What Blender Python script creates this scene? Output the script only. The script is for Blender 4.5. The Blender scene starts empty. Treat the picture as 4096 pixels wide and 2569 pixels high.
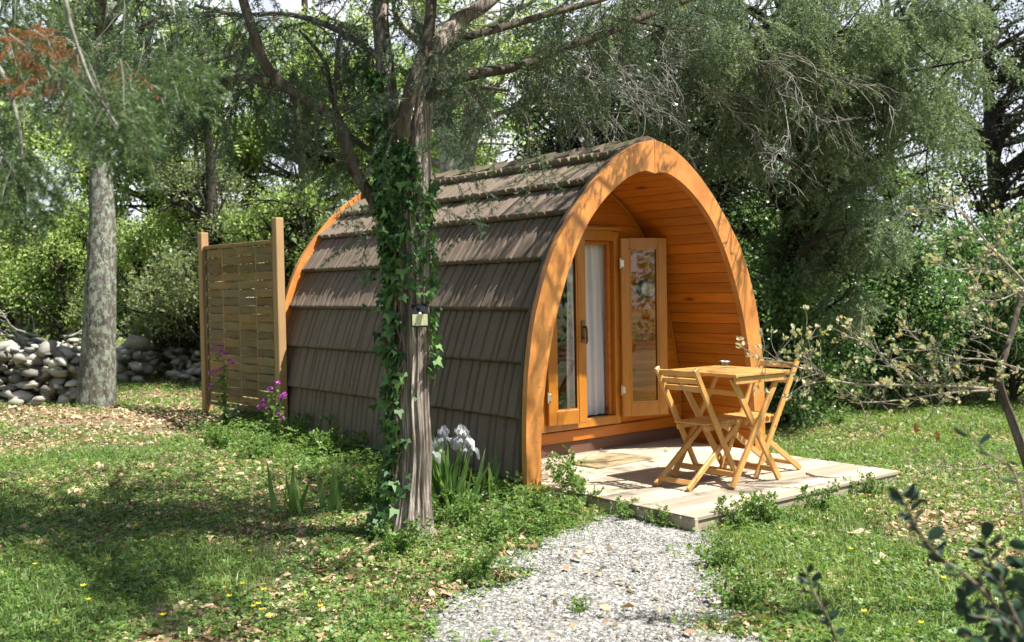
import bpy, math, random
import numpy as np
from mathutils import Vector, Matrix
R = math.radians
rng = np.random.default_rng(7)
random.seed(7)
C = bpy.context.scene.collection
SC = bpy.context.scene

# ------------------------------------------------------------------ camera
CP = np.array([-5.985, -5.643, 1.435]); YAW, PIT, ROL, FPX = 0.673, -0.032, -0.017, 4059.0
_cy, _sy, _cp, _sp = math.cos(YAW), math.sin(YAW), math.cos(PIT), math.sin(PIT)
FW = np.array([_sy*_cp, _cy*_cp, _sp]); _rt = np.array([_cy, -_sy, 0.0]); _up = np.cross(_rt, FW)
RT = math.cos(ROL)*_rt + math.sin(ROL)*_up; UP = -math.sin(ROL)*_rt + math.cos(ROL)*_up
camd = bpy.data.cameras.new('camera'); cam = bpy.data.objects.new('camera', camd); C.objects.link(cam)
M = Matrix(((RT[0], UP[0], -FW[0], CP[0]), (RT[1], UP[1], -FW[1], CP[1]), (RT[2], UP[2], -FW[2], CP[2]), (0, 0, 0, 1)))
cam.matrix_world = M
camd.sensor_width = 36; camd.lens = 36*FPX/4096; camd.clip_start = 0.05; camd.clip_end = 500
camd.dof.use_dof = True; camd.dof.focus_distance = 6.6; camd.dof.aperture_fstop = 3.0
SC.camera = cam
# ------------------------------------------------------------------ light
SUN_EL, SUNV = R(59.5), np.array([0.61, -0.79])
wd = bpy.data.worlds.new('World'); SC.world = wd; wd.use_nodes = True
nt = wd.node_tree; bg = nt.nodes['Background']
sky = nt.nodes.new('ShaderNodeTexSky'); sky.sky_type = 'NISHITA'; sky.sun_disc = False
sky.sun_elevation = SUN_EL; sky.sun_rotation = math.atan2(SUNV[0], SUNV[1]); sky.dust_density = 2.0; sky.air_density = 1.0
# thin bright cloud low in the sky
tcw = nt.nodes.new('ShaderNodeTexCoord'); sxw = nt.nodes.new('ShaderNodeSeparateXYZ'); nt.links.new(tcw.outputs['Generated'], sxw.inputs[0])
mrw = nt.nodes.new('ShaderNodeMapRange'); nt.links.new(sxw.outputs['Z'], mrw.inputs[0]); mrw.inputs['From Min'].default_value = .30; mrw.inputs['From Max'].default_value = .65; mrw.inputs['To Min'].default_value = 1; mrw.inputs['To Max'].default_value = 0
nzw = nt.nodes.new('ShaderNodeTexNoise'); nzw.inputs['Scale'].default_value = 4.5; nzw.inputs['Detail'].default_value = 6; nt.links.new(tcw.outputs['Generated'], nzw.inputs['Vector'])
rpw = nt.nodes.new('ShaderNodeValToRGB'); rpw.color_ramp.elements[0].position = .38; rpw.color_ramp.elements[1].position = .56; nt.links.new(nzw.outputs['Fac'], rpw.inputs[0])
muw = nt.nodes.new('ShaderNodeMath'); muw.operation = 'MULTIPLY'; nt.links.new(mrw.outputs[0], muw.inputs[0]); nt.links.new(rpw.outputs[0], muw.inputs[1])
mxw = nt.nodes.new('ShaderNodeMix'); mxw.data_type = 'RGBA'; nt.links.new(muw.outputs[0], mxw.inputs[0]); nt.links.new(sky.outputs[0], mxw.inputs[6]); mxw.inputs[7].default_value = (8.8, 9.0, 10.0, 1)
nt.links.new(mxw.outputs[2], bg.inputs[0]); bg.inputs[1].default_value = 0.06
sd = bpy.data.lights.new('sun', 'SUN'); sd.energy = 5.0; sd.angle = R(0.53); sd.color = (1, .95, .86)
so = bpy.data.objects.new('sun', sd); C.objects.link(so)
sv = Vector((SUNV[0]*math.cos(SUN_EL), SUNV[1]*math.cos(SUN_EL), math.sin(SUN_EL)))
so.rotation_euler = sv.to_track_quat('Z', 'Y').to_euler(); so.location = (20, -20, 30)
SC.view_settings.view_transform = 'Standard'; SC.view_settings.look = 'None'
SC.view_settings.exposure = 1.3; SC.view_settings.gamma = 1
SC.render.engine = 'CYCLES'
cy = SC.cycles; cy.use_denoising = True; cy.max_bounces = 6; cy.diffuse_bounces = 3; cy.glossy_bounces = 3
cy.transmission_bounces = 4; cy.transparent_max_bounces = 8; cy.caustics_reflective = False; cy.caustics_refractive = False
cy.sample_clamp_indirect = 6

# ------------------------------------------------------------------ helpers
def W(px, py, d):
    """world point seen at photo pixel (px,py) at depth d metres along the view axis"""
    return CP + d*(FW + (px-2048)/FPX*RT - (py-1284.5)/FPX*UP)

def sm(t): t = np.clip(t, 0, 1); return t*t*(3-2*t)
def gz(x, y):
    x = np.asarray(x, float); y = np.asarray(y, float)
    b = -.098 + .40*sm((y-.3)/11.5)*sm((9-x)/6) + .10*sm((y-.3)/9.0)*sm((x-3)/6)
    n = .022*np.sin(1.7*x+.6*y)*np.cos(1.3*y-.4*x) + .012*np.sin(4.1*x-1.7)*np.sin(3.7*y+1)
    near = sm((np.hypot(np.maximum(np.abs(x)-1.3, 0), np.maximum(np.abs(y-1.2)-2.7, 0)))/1.0)
    return b + n*near
def hit(px, py):
    d = (FW + (px-2048)/FPX*RT - (py-1284.5)/FPX*UP); t = 1.0
    for _ in range(3000):
        P = CP+d*t
        if P[2] <= gz(P[0], P[1]): break
        t += .01
    return P

class NG:
    def __init__(s, seed, n=64): s.g = np.random.default_rng(seed).random((n, n)); s.n = n
    def __call__(s, x, y):
        xi = np.floor(x).astype(int); yi = np.floor(y).astype(int); fx = sm(x-xi); fy = sm(y-yi); n = s.n
        a = s.g[xi % n, yi % n]; b = s.g[(xi+1) % n, yi % n]; c = s.g[xi % n, (yi+1) % n]; d = s.g[(xi+1) % n, (yi+1) % n]
        return (a*(1-fx)+b*fx)*(1-fy)+(c*(1-fx)+d*fx)*fy
    def f(s, x, y): return .55*s(x, y)+.28*s(x*2.1+5, y*2.1+9)+.17*s(x*4.3+1, y*4.3+3)

def setp(o, label=None, cat=None, group=None, kind=None):
    for k, v in (('label', label), ('category', cat), ('group', group), ('kind', kind)):
        if v: o[k] = v
    return o
def empty(name, loc, label, cat, group=None, rz=0):
    o = bpy.data.objects.new(name, None); C.objects.link(o); o.location = tuple(map(float, loc)); o.rotation_euler = (0, 0, rz)
    o.empty_display_size = .1
    return setp(o, label, cat, group)
def link(name, me, mat, parent=None, smooth=False):
    o = bpy.data.objects.new(name, me); C.objects.link(o)
    for m in (mat if isinstance(mat, (list, tuple)) else [mat]): me.materials.append(m)
    if smooth: me.polygons.foreach_set('use_smooth', [True]*len(me.polygons))
    if parent:
        o.parent = parent
        M0 = Matrix.LocRotScale(parent.location, parent.rotation_euler, parent.scale)
        if not parent.get('local'): o.matrix_parent_inverse = M0.inverted()
    return o
def npmesh(name, V, F, mat, parent=None, smooth=False, mi=None):
    """V (n,3); F (m,k) uniform polygons"""
    V = np.ascontiguousarray(V, np.float32); F = np.ascontiguousarray(F, np.int32)
    me = bpy.data.meshes.new(name); me.vertices.add(len(V)); me.vertices.foreach_set('co', V.ravel())
    k = F.shape[1]; me.loops.add(F.size); me.loops.foreach_set('vertex_index', F.ravel())
    me.polygons.add(len(F)); me.polygons.foreach_set('loop_start', np.arange(0, F.size, k, dtype=np.int32))
    me.polygons.foreach_set('loop_total', np.full(len(F), k, np.int32))
    if mi is not None: me.polygons.foreach_set('material_index', np.asarray(mi, np.int32))
    me.update(calc_edges=True)
    return link(name, me, mat, parent, smooth)

class MB:
    def __init__(s): s.v = []; s.f = []
    def add(s, vs, fs):
        b = len(s.v); s.v += [tuple(map(float, v)) for v in vs]; s.f += [tuple(i+b for i in f) for f in fs]; return s
    def box(s, c, d, rot=None, bev=0.0):
        c = Vector(c); h = Vector(d)/2; B = bev
        if B <= 0:
            vs = [Vector((x*h.x, y*h.y, z*h.z)) for x in (-1, 1) for y in (-1, 1) for z in (-1, 1)]
            fs = [(0, 1, 3, 2), (4, 6, 7, 5), (0, 4, 5, 1), (2, 3, 7, 6), (0, 2, 6, 4), (1, 5, 7, 3)]
        else:
            B = min(B, min(h)*.45); vs = []; idx = {}
            for x in (-1, 1):
                for y in (-1, 1):
                    for z in (-1, 1):
                        for a in range(3):
                            k = [h.x-B, h.y-B, h.z-B]; k[a] += B
                            idx[(x, y, z, a)] = len(vs); vs.append(Vector((x*k[0], y*k[1], z*k[2])))
            fs = []
            for a in range(3):
                o1, o2 = [i for i in range(3) if i != a]
                for sg in (-1, 1):
                    q = []
                    for (s1, s2) in ((-1, -1), (1, -1), (1, 1), (-1, 1)):
                        t = [0, 0, 0]; t[a] = sg; t[o1] = s1; t[o2] = s2; q.append(idx[(*t, a)])
                    fs.append(tuple(q))
            for a in range(3):
                b_, c_ = [i for i in range(3) if i != a]
                for s1 in (-1, 1):
                    for s2 in (-1, 1):
                        t0 = [0, 0, 0]; t1 = [0, 0, 0]; t0[a] = -1; t1[a] = 1
                        for t in (t0, t1): t[b_] = s1; t[c_] = s2
                        fs.append((idx[(*t0, b_)], idx[(*t1, b_)], idx[(*t1, c_)], idx[(*t0, c_)]))
            for x in (-1, 1):
                for y in (-1, 1):
                    for z in (-1, 1): fs.append(tuple(idx[(x, y, z, a)] for a in range(3)))
        if rot is not None: vs = [rot @ v for v in vs]
        return s.add([v+c for v in vs], fs)
    def bar(s, a, b, w, t, side=(0, 1, 0), bev=.003, ext=0):
        a = Vector(a); b = Vector(b); x = (b-a); L = x.length; x.normalize(); y = Vector(side); y = (y-x*y.dot(x)).normalized(); z = x.cross(y)
        rot = Matrix((x, y, z)).transposed()
        return s.box((a+b)/2, (L+ext, w, t), rot, bev)
    def tube(s, pts, rad, n=8, cap=True):
        V, F = tube(pts, rad, n); return s.add(V, F.tolist())
    def build(s, name, mat, parent=None, smooth=False):
        me = bpy.data.meshes.new(name); me.from_pydata(s.v, [], s.f); me.update()
        import bmesh
        bm = bmesh.new(); bm.from_mesh(me); bmesh.ops.recalc_face_normals(bm, faces=bm.faces); bm.to_mesh(me); bm.free()
        return link(name, me, mat, parent, smooth)

def frames(P):
    P = np.asarray(P, float); T = np.gradient(P, axis=0); T /= np.linalg.norm(T, axis=1)[:, None]+1e-9
    ref = np.array([.31, .17, .93]) if abs(T[0, 2]) < .8 else np.array([1, .1, 0.]); N = []
    v = ref
    for t in T:
        v = v-t*(v@t); v = v/(np.linalg.norm(v)+1e-9); N.append(v)
    N = np.array(N); return T, N, np.cross(T, N)
def tube(pts, rad, n=6, fl=None):
    P = np.asarray(pts, float); rad = np.broadcast_to(np.asarray(rad, float), (len(P),))
    T, N, B = frames(P); a = np.arange(n)*2*np.pi/n
    rr = rad[:, None]*np.ones(n)[None]
    if fl is not None: rr = rr*fl(np.arange(len(P))[:, None]/(len(P)-1), a[None])
    V = P[:, None]+rr[..., None]*(np.cos(a)[None, :, None]*N[:, None]+np.sin(a)[None, :, None]*B[:, None])
    V = V.reshape(-1, 3); m = len(P); i = np.arange(m-1)[:, None]*n; j = np.arange(n)[None]; k = (j+1) % n
    F = np.stack([i+j, i+k, i+n+k, i+n+j], -1).reshape(-1, 4)
    return V, F
def spline(P, m=6):
    P = np.asarray(P, float); Q = np.vstack([2*P[0]-P[1], P, 2*P[-1]-P[-2]]); out = []
    for i in range(1, len(Q)-2):
        for t in np.arange(m)/m:
            out.append(.5*((2*Q[i])+(-Q[i-1]+Q[i+1])*t+(2*Q[i-1]-5*Q[i]+4*Q[i+1]-Q[i+2])*t*t+(-Q[i-1]+3*Q[i]-3*Q[i+1]+Q[i+2])*t**3))
    out.append(Q[-2]); return np.array(out)
class QB:
    """collects uniform quads / tris from numpy pieces"""
    def __init__(s): s.V = []; s.F = []; s.n = 0
    def add(s, V, F):
        if len(V) == 0: return
        s.V.append(np.asarray(V)); s.F.append(np.asarray(F)+s.n); s.n += len(V)
    def build(s, name, mat, parent=None, smooth=False):
        return npmesh(name, np.vstack(s.V), np.vstack(s.F), mat, parent, smooth)
def unit(v): v = np.asarray(v, float); return v/(np.linalg.norm(v, axis=-1, keepdims=True)+1e-9)
def stamp(T, F, P, X, scale=1.0, roll=None, g=rng):
    """template T (v,3), F(f,k) stamped at P (n,3) with local x along X (n,3)"""
    P = np.asarray(P, float).reshape(-1, 3); n = len(P); X = unit(np.broadcast_to(X, P.shape))
    ref = np.where(np.abs(X[:, 2:3]) < .9, np.array([[0, 0, 1.]]), np.array([[1., 0, 0]])); Y = unit(np.cross(ref, X)); Z = np.cross(X, Y)
    if roll is None: roll = np.zeros(n)
    c, s_ = np.cos(roll)[:, None], np.sin(roll)[:, None]; Y, Z = c*Y+s_*Z, -s_*Y+c*Z
    sc = np.broadcast_to(np.asarray(scale, float), (n,))
    V = P[:, None]+sc[:, None, None]*(T[None, :, :1]*X[:, None]+T[None, :, 1:2]*Y[:, None]+T[None, :, 2:]*Z[:, None])
    Fo = (F[None]+(np.arange(n)*len(T))[:, None, None]).reshape(-1, F.shape[1])
    return V.reshape(-1, 3), Fo
def rdir(n, g=rng): return unit(g.normal(size=(n, 3)))

# ------------------------------------------------------------------ materials
def mat(name): m = bpy.data.materials.new(name); m.use_nodes = True; return m, m.node_tree, m.node_tree.nodes['Principled BSDF']
def N(nt, t, **k):
    n = nt.nodes.new(t)
    for a, v in k.items():
        if a in n.inputs.keys(): n.inputs[a].default_value = v
        else: setattr(n, a, v)
    return n
def ramp(nt, src, stops):
    r = nt.nodes.new('ShaderNodeValToRGB'); e = r.color_ramp.elements
    while len(e) < len(stops): e.new(.5)
    for x, (p, c) in zip(e, stops): x.position = p; x.color = (*c, 1)
    nt.links.new(src, r.inputs[0]); return r
def coords(nt, scale=(1, 1, 1), kind='Object', rot=(0, 0, 0)):
    tc = nt.nodes.new('ShaderNodeTexCoord'); mp = nt.nodes.new('ShaderNodeMapping')
    mp.inputs['Scale'].default_value = scale; mp.inputs['Rotation'].default_value = rot; nt.links.new(tc.outputs[kind], mp.inputs[0]); return mp.outputs[0]
def noise(nt, co, scale, detail=4, rough=.6, dist=0):
    n = N(nt, 'ShaderNodeTexNoise', Scale=scale, Detail=detail, Roughness=rough, Distortion=dist); nt.links.new(co, n.inputs['Vector']); return n.outputs['Fac']
def mixc(nt, f, a, b, mode='MIX'):
    m = nt.nodes.new('ShaderNodeMix'); m.data_type = 'RGBA'; m.blend_type = mode
    for s_, v in ((0, f), (6, a), (7, b)):
        if hasattr(v, 'links') or hasattr(v, 'is_linked'): nt.links.new(v, m.inputs[s_])
        else: m.inputs[s_].default_value = v if s_ == 0 else (*v, 1)
    return m.outputs[2]
def bump(nt, b, h, st=.5, dist=.01):
    n = N(nt, 'ShaderNodeBump', Strength=st, Distance=dist); nt.links.new(h, n.inputs['Height']); nt.links.new(n.outputs[0], b.inputs['Normal'])

def wood(name, c1, c2, grain=(2, 30, 30), rough=.45, kn=None, coat=0.0, bs=.15, rot=(0, 0, 0), isl=.25, dirt=None):
    m, nt, b = mat(name); co = coords(nt, grain, rot=rot); n = noise(nt, co, 1.0, 6, .65, .6)
    r = ramp(nt, n, [(.3, c2), (.55, c1), (.75, tuple(min(1, x*1.15) for x in c1))])
    col = r.outputs[0]
    co2 = coords(nt); n2 = noise(nt, co2, 1.8, 3); col = mixc(nt, .35, col, mixc(nt, n2, tuple(x*.62 for x in c1), tuple(min(1, x*1.25) for x in c1)))
    if kn:
        v = N(nt, 'ShaderNodeTexVoronoi', Scale=1.0); nt.links.new(coords(nt, kn, rot=rot), v.inputs['Vector'])
        k = ramp(nt, v.outputs['Distance'], [(.03, (0, 0, 0)), (.11, (1, 1, 1))]); col = mixc(nt, k.outputs[0], tuple(x*.3 for x in c2), col)
    g = nt.nodes.new('ShaderNodeNewGeometry'); hs = N(nt, 'ShaderNodeHueSaturation'); mr = N(nt, 'ShaderNodeMapRange')
    mr.inputs['To Min'].default_value = 1-isl; mr.inputs['To Max'].default_value = 1+isl*.6
    nt.links.new(g.outputs['Random Per Island'], mr.inputs[0]); nt.links.new(mr.outputs[0], hs.inputs['Value']); nt.links.new(col, hs.inputs['Color'])
    col = hs.outputs[0]
    if dirt:
        nd = noise(nt, coords(nt), 2.3, 6, .7); rd = ramp(nt, nd, [(.45, (0, 0, 0)), (.68, (1, 1, 1))]); col = mixc(nt, rd.outputs[0], col, dirt)
    nt.links.new(col, b.inputs['Base Color']); b.inputs['Roughness'].default_value = rough; b.inputs['Coat Weight'].default_value = coat; b.inputs['Coat Roughness'].default_value = .25
    bump(nt, b, n, bs, .004); return m
M_arch = wood('arch_wood', (.67, .285, .075), (.47, .15, .028), (7, 7, 3), .42, (2.2, 2.2, 1.6), .2, isl=.12, dirt=(.40, .15, .04))
M_line = wood('lining_wood', (.57, .175, .011), (.34, .085, .005), (22, 1.8, 22), .42, (3, 1.2, 4), .2, isl=.28)
M_wall = wood('wall_wood', (.57, .17, .009), (.38, .095, .005), (1.8, 22, 22), .42, (1.2, 3, 4), .2, isl=.25)
M_frame = wood('door_wood', (.47, .185, .02), (.33, .115, .011), (16, 16, 2), .32, None, .4, isl=.1)
M_plinth = wood('plinth_wood', (.16, .075, .045), (.10, .045, .03), (2, 20, 20), .6)
M_deck = wood('deck_wood', (.47, .405, .31), (.29, .245, .18), (1.6, 30, 30), .7, (3, 5, 5), 0, .6, isl=.48, dirt=(.30, .26, .19))
M_fascia = wood('fascia_wood', (.50, .42, .30), (.30, .24, .17), (1.6, 26, 26), .75, None, 0, .5)
M_chair = wood('acacia_wood', (.66, .36, .115), (.50, .24, .065), (9, 9, 4), .4, None, .15, isl=.22)
M_fence = wood('fence_wood', (.26, .165, .065), (.14, .09, .04), (3, 3, 22), .8, None, 0, .4, isl=.5, dirt=(.17, .15, .09))
M_post = wood('post_wood', (.42, .26, .12), (.30, .18, .08), (18, 18, 2), .7, (2, 2, 1), 0, .3, isl=.1)

def simple(name, col, rough=.5, metal=0, spec=.5, n=None, bs=None):
    m, nt, b = mat(name); b.inputs['Base Color'].default_value = (*col, 1); b.inputs['Roughness'].default_value = rough; b.inputs['Metallic'].default_value = metal
    if n:
        f = noise(nt, coords(nt), n[0], 5, .65); c = mixc(nt, f, tuple(x*n[1] for x in col), tuple(min(1, x*n[2]) for x in col)); nt.links.new(c, b.inputs['Base Color'])
        if bs: bump(nt, b, f, bs, .004)
    return m
M_black = simple('black_plastic', (.012, .012, .014), .3)
M_metal = simple('zinc_metal', (.75, .74, .70), .3, .9)
M_brass = simple('dark_bronze_metal', (.13, .10, .055), .35, .8)
M_white = simple('white_plastic', (.8, .8, .78), .4)
M_mat = simple('coir_fibre', (.34, .265, .155), .95, n=(60, .6, 1.3), bs=.8)
M_trim = simple('dark_trim', (.05, .045, .03), .6)

def tilemat():
    m, nt, b = mat('stone_coated_tile'); co = coords(nt)
    n1 = noise(nt, co, 160, 3, .8); n2 = noise(nt, co, 2.2, 4, .6)
    base = ramp(nt, n1, [(.3, (.06, .044, .033)), (.5, (.155, .114, .086)), (.72, (.34, .26, .20))]).outputs[0]
    base = mixc(nt, .5, base, mixc(nt, n2, (.085, .064, .047), (.29, .22, .17)))
    # moss and grime: patchy, more on upward facing courses where it really grows
    g = nt.nodes.new('ShaderNodeNewGeometry'); sx = nt.nodes.new('ShaderNodeSeparateXYZ'); nt.links.new(g.outputs['Position'], sx.inputs[0])
    n3 = noise(nt, co, 7, 6, .75); mr = N(nt, 'ShaderNodeMapRange'); nt.links.new(sx.outputs['Z'], mr.inputs[0]); mr.inputs['From Min'].default_value = 1.6; mr.inputs['From Max'].default_value = 2.6
    mr.inputs['To Min'].default_value = -.06; mr.inputs['To Max'].default_value = .14
    ad = N(nt, 'ShaderNodeMath', operation='ADD'); nt.links.new(n3, ad.inputs[0]); nt.links.new(mr.outputs[0], ad.inputs[1])
    mk = ramp(nt, ad.outputs[0], [(.60, (0, 0, 0)), (.72, (1, 1, 1))]).outputs[0]
    col = mixc(nt, mk, base, (.11, .12, .035))
    n4 = noise(nt, co, 3.1, 5, .7); mk2 = ramp(nt, n4, [(.5, (0, 0, 0)), (.75, (.6, .6, .6))]).outputs[0]; col = mixc(nt, mk2, col, (.10, .095, .06))
    nt.links.new(col, b.inputs['Base Color']); b.inputs['Roughness'].default_value = .85; bump(nt, b, n1, .7, .003); return m
M_tile = tilemat()

def leafmat(name, cols, trans=.35, rough=.45, spec=.4, noise_s=None, tint=(1.5, 1.5, .8)):
    """leaf colour picked per leaf; some light passes through the blade"""
    m, nt, b = mat(name); g = nt.nodes.new('ShaderNodeNewGeometry'); k = len(cols)
    r = ramp(nt, g.outputs['Random Per Island'], [(i/(max(1, k-1)), c) for i, c in enumerate(cols)]); col = r.outputs[0]
    n = noise(nt, coords(nt), 1.1, 3); col = mixc(nt, n, mixc(nt, 1.0, col, (.72, .78, .8), 'MULTIPLY'), mixc(nt, 1.0, col, (1.2, 1.12, .9) if tint[0] > tint[2] else (1, 1, 1), 'MULTIPLY'))
    nt.links.new(col, b.inputs['Base Color']); b.inputs['Roughness'].default_value = rough; b.inputs['Specular IOR Level'].default_value = spec
    t = nt.nodes.new('ShaderNodeBsdfTranslucent'); tc = mixc(nt, 1.0, col, tint, 'MULTIPLY'); nt.links.new(tc, t.inputs[0])
    mx = nt.nodes.new('ShaderNodeMixShader'); mx.inputs[0].default_value = trans
    nt.links.new(b.outputs[0], mx.inputs[1]); nt.links.new(t.outputs[0], mx.inputs[2]); nt.links.new(mx.outputs[0], nt.nodes['Material Output'].inputs[0]); return m
M_jun = leafmat('juniper_needles', [(.035, .07, .045), (.07, .12, .08), (.12, .18, .12), (.24, .31, .23)], .25)
M_jun2 = leafmat('grey_juniper_needles', [(.07, .12, .08), (.125, .19, .13), (.22, .30, .21), (.42, .47, .37)], .33)
M_spruce = leafmat('spruce_needles', [(.035, .075, .035), (.065, .12, .055), (.11, .18, .08), (.18, .26, .12)], .22)
M_rust = leafmat('dead_needles', [(.16, .06, .025), (.28, .12, .05), (.40, .20, .10)], .3)
M_lime = leafmat('young_oak_leaves', [(.16, .26, .08), (.26, .37, .13), (.37, .48, .20), (.50, .58, .32)], .52, tint=(1.35, 1.4, 1.0))
M_mid = leafmat('mid_green_leaves', [(.10, .17, .07), (.16, .26, .10), (.25, .36, .16), (.40, .49, .28)], .5, tint=(1.35, 1.4, 1.0))
M_dark = leafmat('dark_evergreen_leaves', [(.018, .035, .014), (.03, .055, .02), (.05, .085, .03), (.08, .12, .045)], .15, .35, .5)
M_glossy = leafmat('glossy_shrub_leaves', [(.05, .11, .045), (.085, .17, .065), (.15, .26, .10), (.30, .40, .21)], .38, .35, .5, tint=(1.3, 1.4, .95))
M_grey = leafmat('grey_green_leaves', [(.13, .18, .10), (.20, .26, .15), (.32, .37, .25)], .4)
M_ivy = leafmat('ivy_leaf', [(.03, .08, .03), (.055, .13, .05), (.10, .21, .08), (.18, .31, .12)], .25, .5, .25)
M_grass = leafmat('grass_blade', [(.065, .13, .035), (.11, .20, .055), (.175, .28, .08), (.27, .38, .14), (.42, .40, .25)], .42)
M_cover = leafmat('ground_cover_leaf', [(.055, .12, .032), (.10, .195, .05), (.17, .285, .08), (.27, .38, .13)], .4)
M_litter = leafmat('leaf_litter', [(.22, .125, .075), (.40, .27, .18), (.54, .41, .31), (.50, .38, .30), (.28, .16, .095)], .1, .8)
M_iris = leafmat('iris_leaf', [(.10, .20, .06), (.16, .28, .09), (.22, .36, .13)], .4)
M_petalw = leafmat('white_petal', [(.64, .64, .65), (.72, .72, .73)], .3, tint=(1, 1, 1))
M_petalp = leafmat('magenta_petal', [(.5, .05, .52), (.65, .12, .66)], .35, tint=(1.2, 1, 1.2))
M_petaly = leafmat('yellow_petal', [(.75, .62, .02), (.8, .7, .05)], .3)
M_buds = leafmat('pale_young_leaves', [(.26, .31, .17), (.38, .42, .28), (.50, .50, .41), (.46, .29, .27)], .3)
M_shoot = leafmat('dark_twig_leaves', [(.014, .035, .024), (.022, .052, .034), (.035, .075, .045)], .06, .45, .25)  # dark green leaf colour of the round leaved shoots

def bark(name, c1, c2, c3, sc=(14, 14, 1.6), lich=None, ls=6, bs=1.0, th=.52):
    m, nt, b = mat(name); co = coords(nt, sc); n = noise(nt, co, 1.0, 8, .7, .5)
    col = ramp(nt, n, [(.32, c2), (.5, c1), (.68, c3)]).outputs[0]
    if lich:
        l = noise(nt, coords(nt, (1, 1, .75)), ls, 7, .75); mk = ramp(nt, l, [(th, (0, 0, 0)), (th+.06, (1, 1, 1))]).outputs[0]; col = mixc(nt, mk, col, mixc(nt, n, tuple(x*.7 for x in lich), lich))
    nt.links.new(col, b.inputs['Base Color']); b.inputs['Roughness'].default_value = .9; b.inputs['Specular IOR Level'].default_value = .2; bump(nt, b, n, bs, .02); return m
M_junbark = bark('juniper_bark', (.26, .215, .18), (.02, .015, .012), (.66, .61, .55), (40, 40, 1.3), bs=1.0)
M_limb = bark('limb_bark', (.10, .082, .066), (.025, .02, .016), (.20, .17, .14), (18, 18, 5), (.27, .29, .22), 14, th=.6)
M_lichen = bark('lichened_bark', (.10, .09, .078), (.03, .027, .023), (.18, .17, .15), (16, 16, 5), (.27, .31, .24), 15, th=.49)
M_lichen2 = bark('pale_lichened_bark', (.20, .19, .17), (.07, .06, .05), (.33, .32, .28), (12, 12, 4), (.46, .49, .38), 7, th=.45)
M_darkbark = bark('dark_bark', (.045, .038, .032), (.015, .012, .01), (.085, .075, .06), (12, 12, 3))
M_twig = bark('silver_twig', (.21, .21, .18), (.11, .10, .085), (.32, .33, .28), (20, 20, 20), bs=.3)
M_twig2 = bark('grey_brown_twig', (.24, .21, .17), (.12, .10, .08), (.38, .35, .30), (20, 20, 20), bs=.3)
M_twigd = bark('brown_twig', (.15, .12, .09), (.06, .05, .04), (.24, .20, .16), (20, 20, 20), bs=.3)
M_stem = simple('green_stem', (.12, .19, .06), .6)

def groundmat():
    m, nt, b = mat('woodland_soil'); co = coords(nt)
    n = noise(nt, co, 1.1, 6, .65); f = noise(nt, co, 28, 5, .8)
    soil = ramp(nt, f, [(.3, (.07, .05, .03)), (.5, (.20, .145, .095)), (.7, (.42, .34, .25))]).outputs[0]
    gr = ramp(nt, f, [(.3, (.03, .05, .012)), (.6, (.09, .14, .03))]).outputs[0]
    mk = ramp(nt, n, [(.42, (0, 0, 0)), (.6, (1, 1, 1))]).outputs[0]
    nt.links.new(mixc(nt, mk, gr, soil), b.inputs['Base Color']); b.inputs['Roughness'].default_value = .95; bump(nt, b, f, .8, .02); return m
M_ground = groundmat()
def gravelmat():
    m, nt, b = mat('slate_gravel'); v = N(nt, 'ShaderNodeTexVoronoi', Scale=55.0, Randomness=1.0); co = coords(nt); nt.links.new(co, v.inputs['Vector'])
    bw = nt.nodes.new('ShaderNodeSeparateColor'); nt.links.new(v.outputs['Color'], bw.inputs[0])
    c = ramp(nt, bw.outputs[0], [(0, (.09, .088, .08)), (.5, (.20, .195, .18)), (1, (.40, .39, .37))]).outputs[0]
    nt.links.new(c, b.inputs['Base Color']); b.inputs['Roughness'].default_value = .8; bump(nt, b, v.outputs['Distance'], .8, .01); return m
M_path = gravelmat()
def chipmat(name, stops):
    m, nt, b = mat(name); g = nt.nodes.new('ShaderNodeNewGeometry'); c = ramp(nt, g.outputs['Random Per Island'], stops).outputs[0]
    f = noise(nt, coords(nt), 30, 4); nt.links.new(mixc(nt, f, mixc(nt, 1.0, c, (.7, .7, .7), 'MULTIPLY'), c), b.inputs['Base Color']); b.inputs['Roughness'].default_value = .75
    bump(nt, b, f, .5, .01); return m
M_chip = chipmat('slate_chip', [(0, (.08, .08, .078)), (.35, (.19, .19, .182)), (.8, (.35, .345, .33)), (1, (.56, .555, .54))])
M_stone = chipmat('field_stone', [(0, (.15, .145, .125)), (.5, (.33, .315, .275)), (1, (.56, .54, .49))])
def glassmat(name='door_glass', tint=(1, 1, 1)):
    m, nt, b = mat(name); fr = N(nt, 'ShaderNodeFresnel', IOR=1.5); gl = N(nt, 'ShaderNodeBsdfGlossy', Roughness=.01); tr = nt.nodes.new('ShaderNodeBsdfTransparent'); tr.inputs[0].default_value = (*tint, 1)
    ad = N(nt, 'ShaderNodeMath', operation='MULTIPLY_ADD'); nt.links.new(fr.outputs[0], ad.inputs[0]); ad.inputs[1].default_value = 1.8; ad.inputs[2].default_value = .06
    mx = nt.nodes.new('ShaderNodeMixShader'); nt.links.new(ad.outputs[0], mx.inputs[0]); nt.links.new(tr.outputs[0], mx.inputs[1]); nt.links.new(gl.outputs[0], mx.inputs[2])
    nt.links.new(mx.outputs[0], nt.nodes['Material Output'].inputs[0]); return m
M_glass = glassmat()
M_curtain = leafmat('curtain_cloth', [(.78, .74, .76), (.86, .82, .84)], .1, .9, .1, tint=(1, 1, 1))

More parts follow.
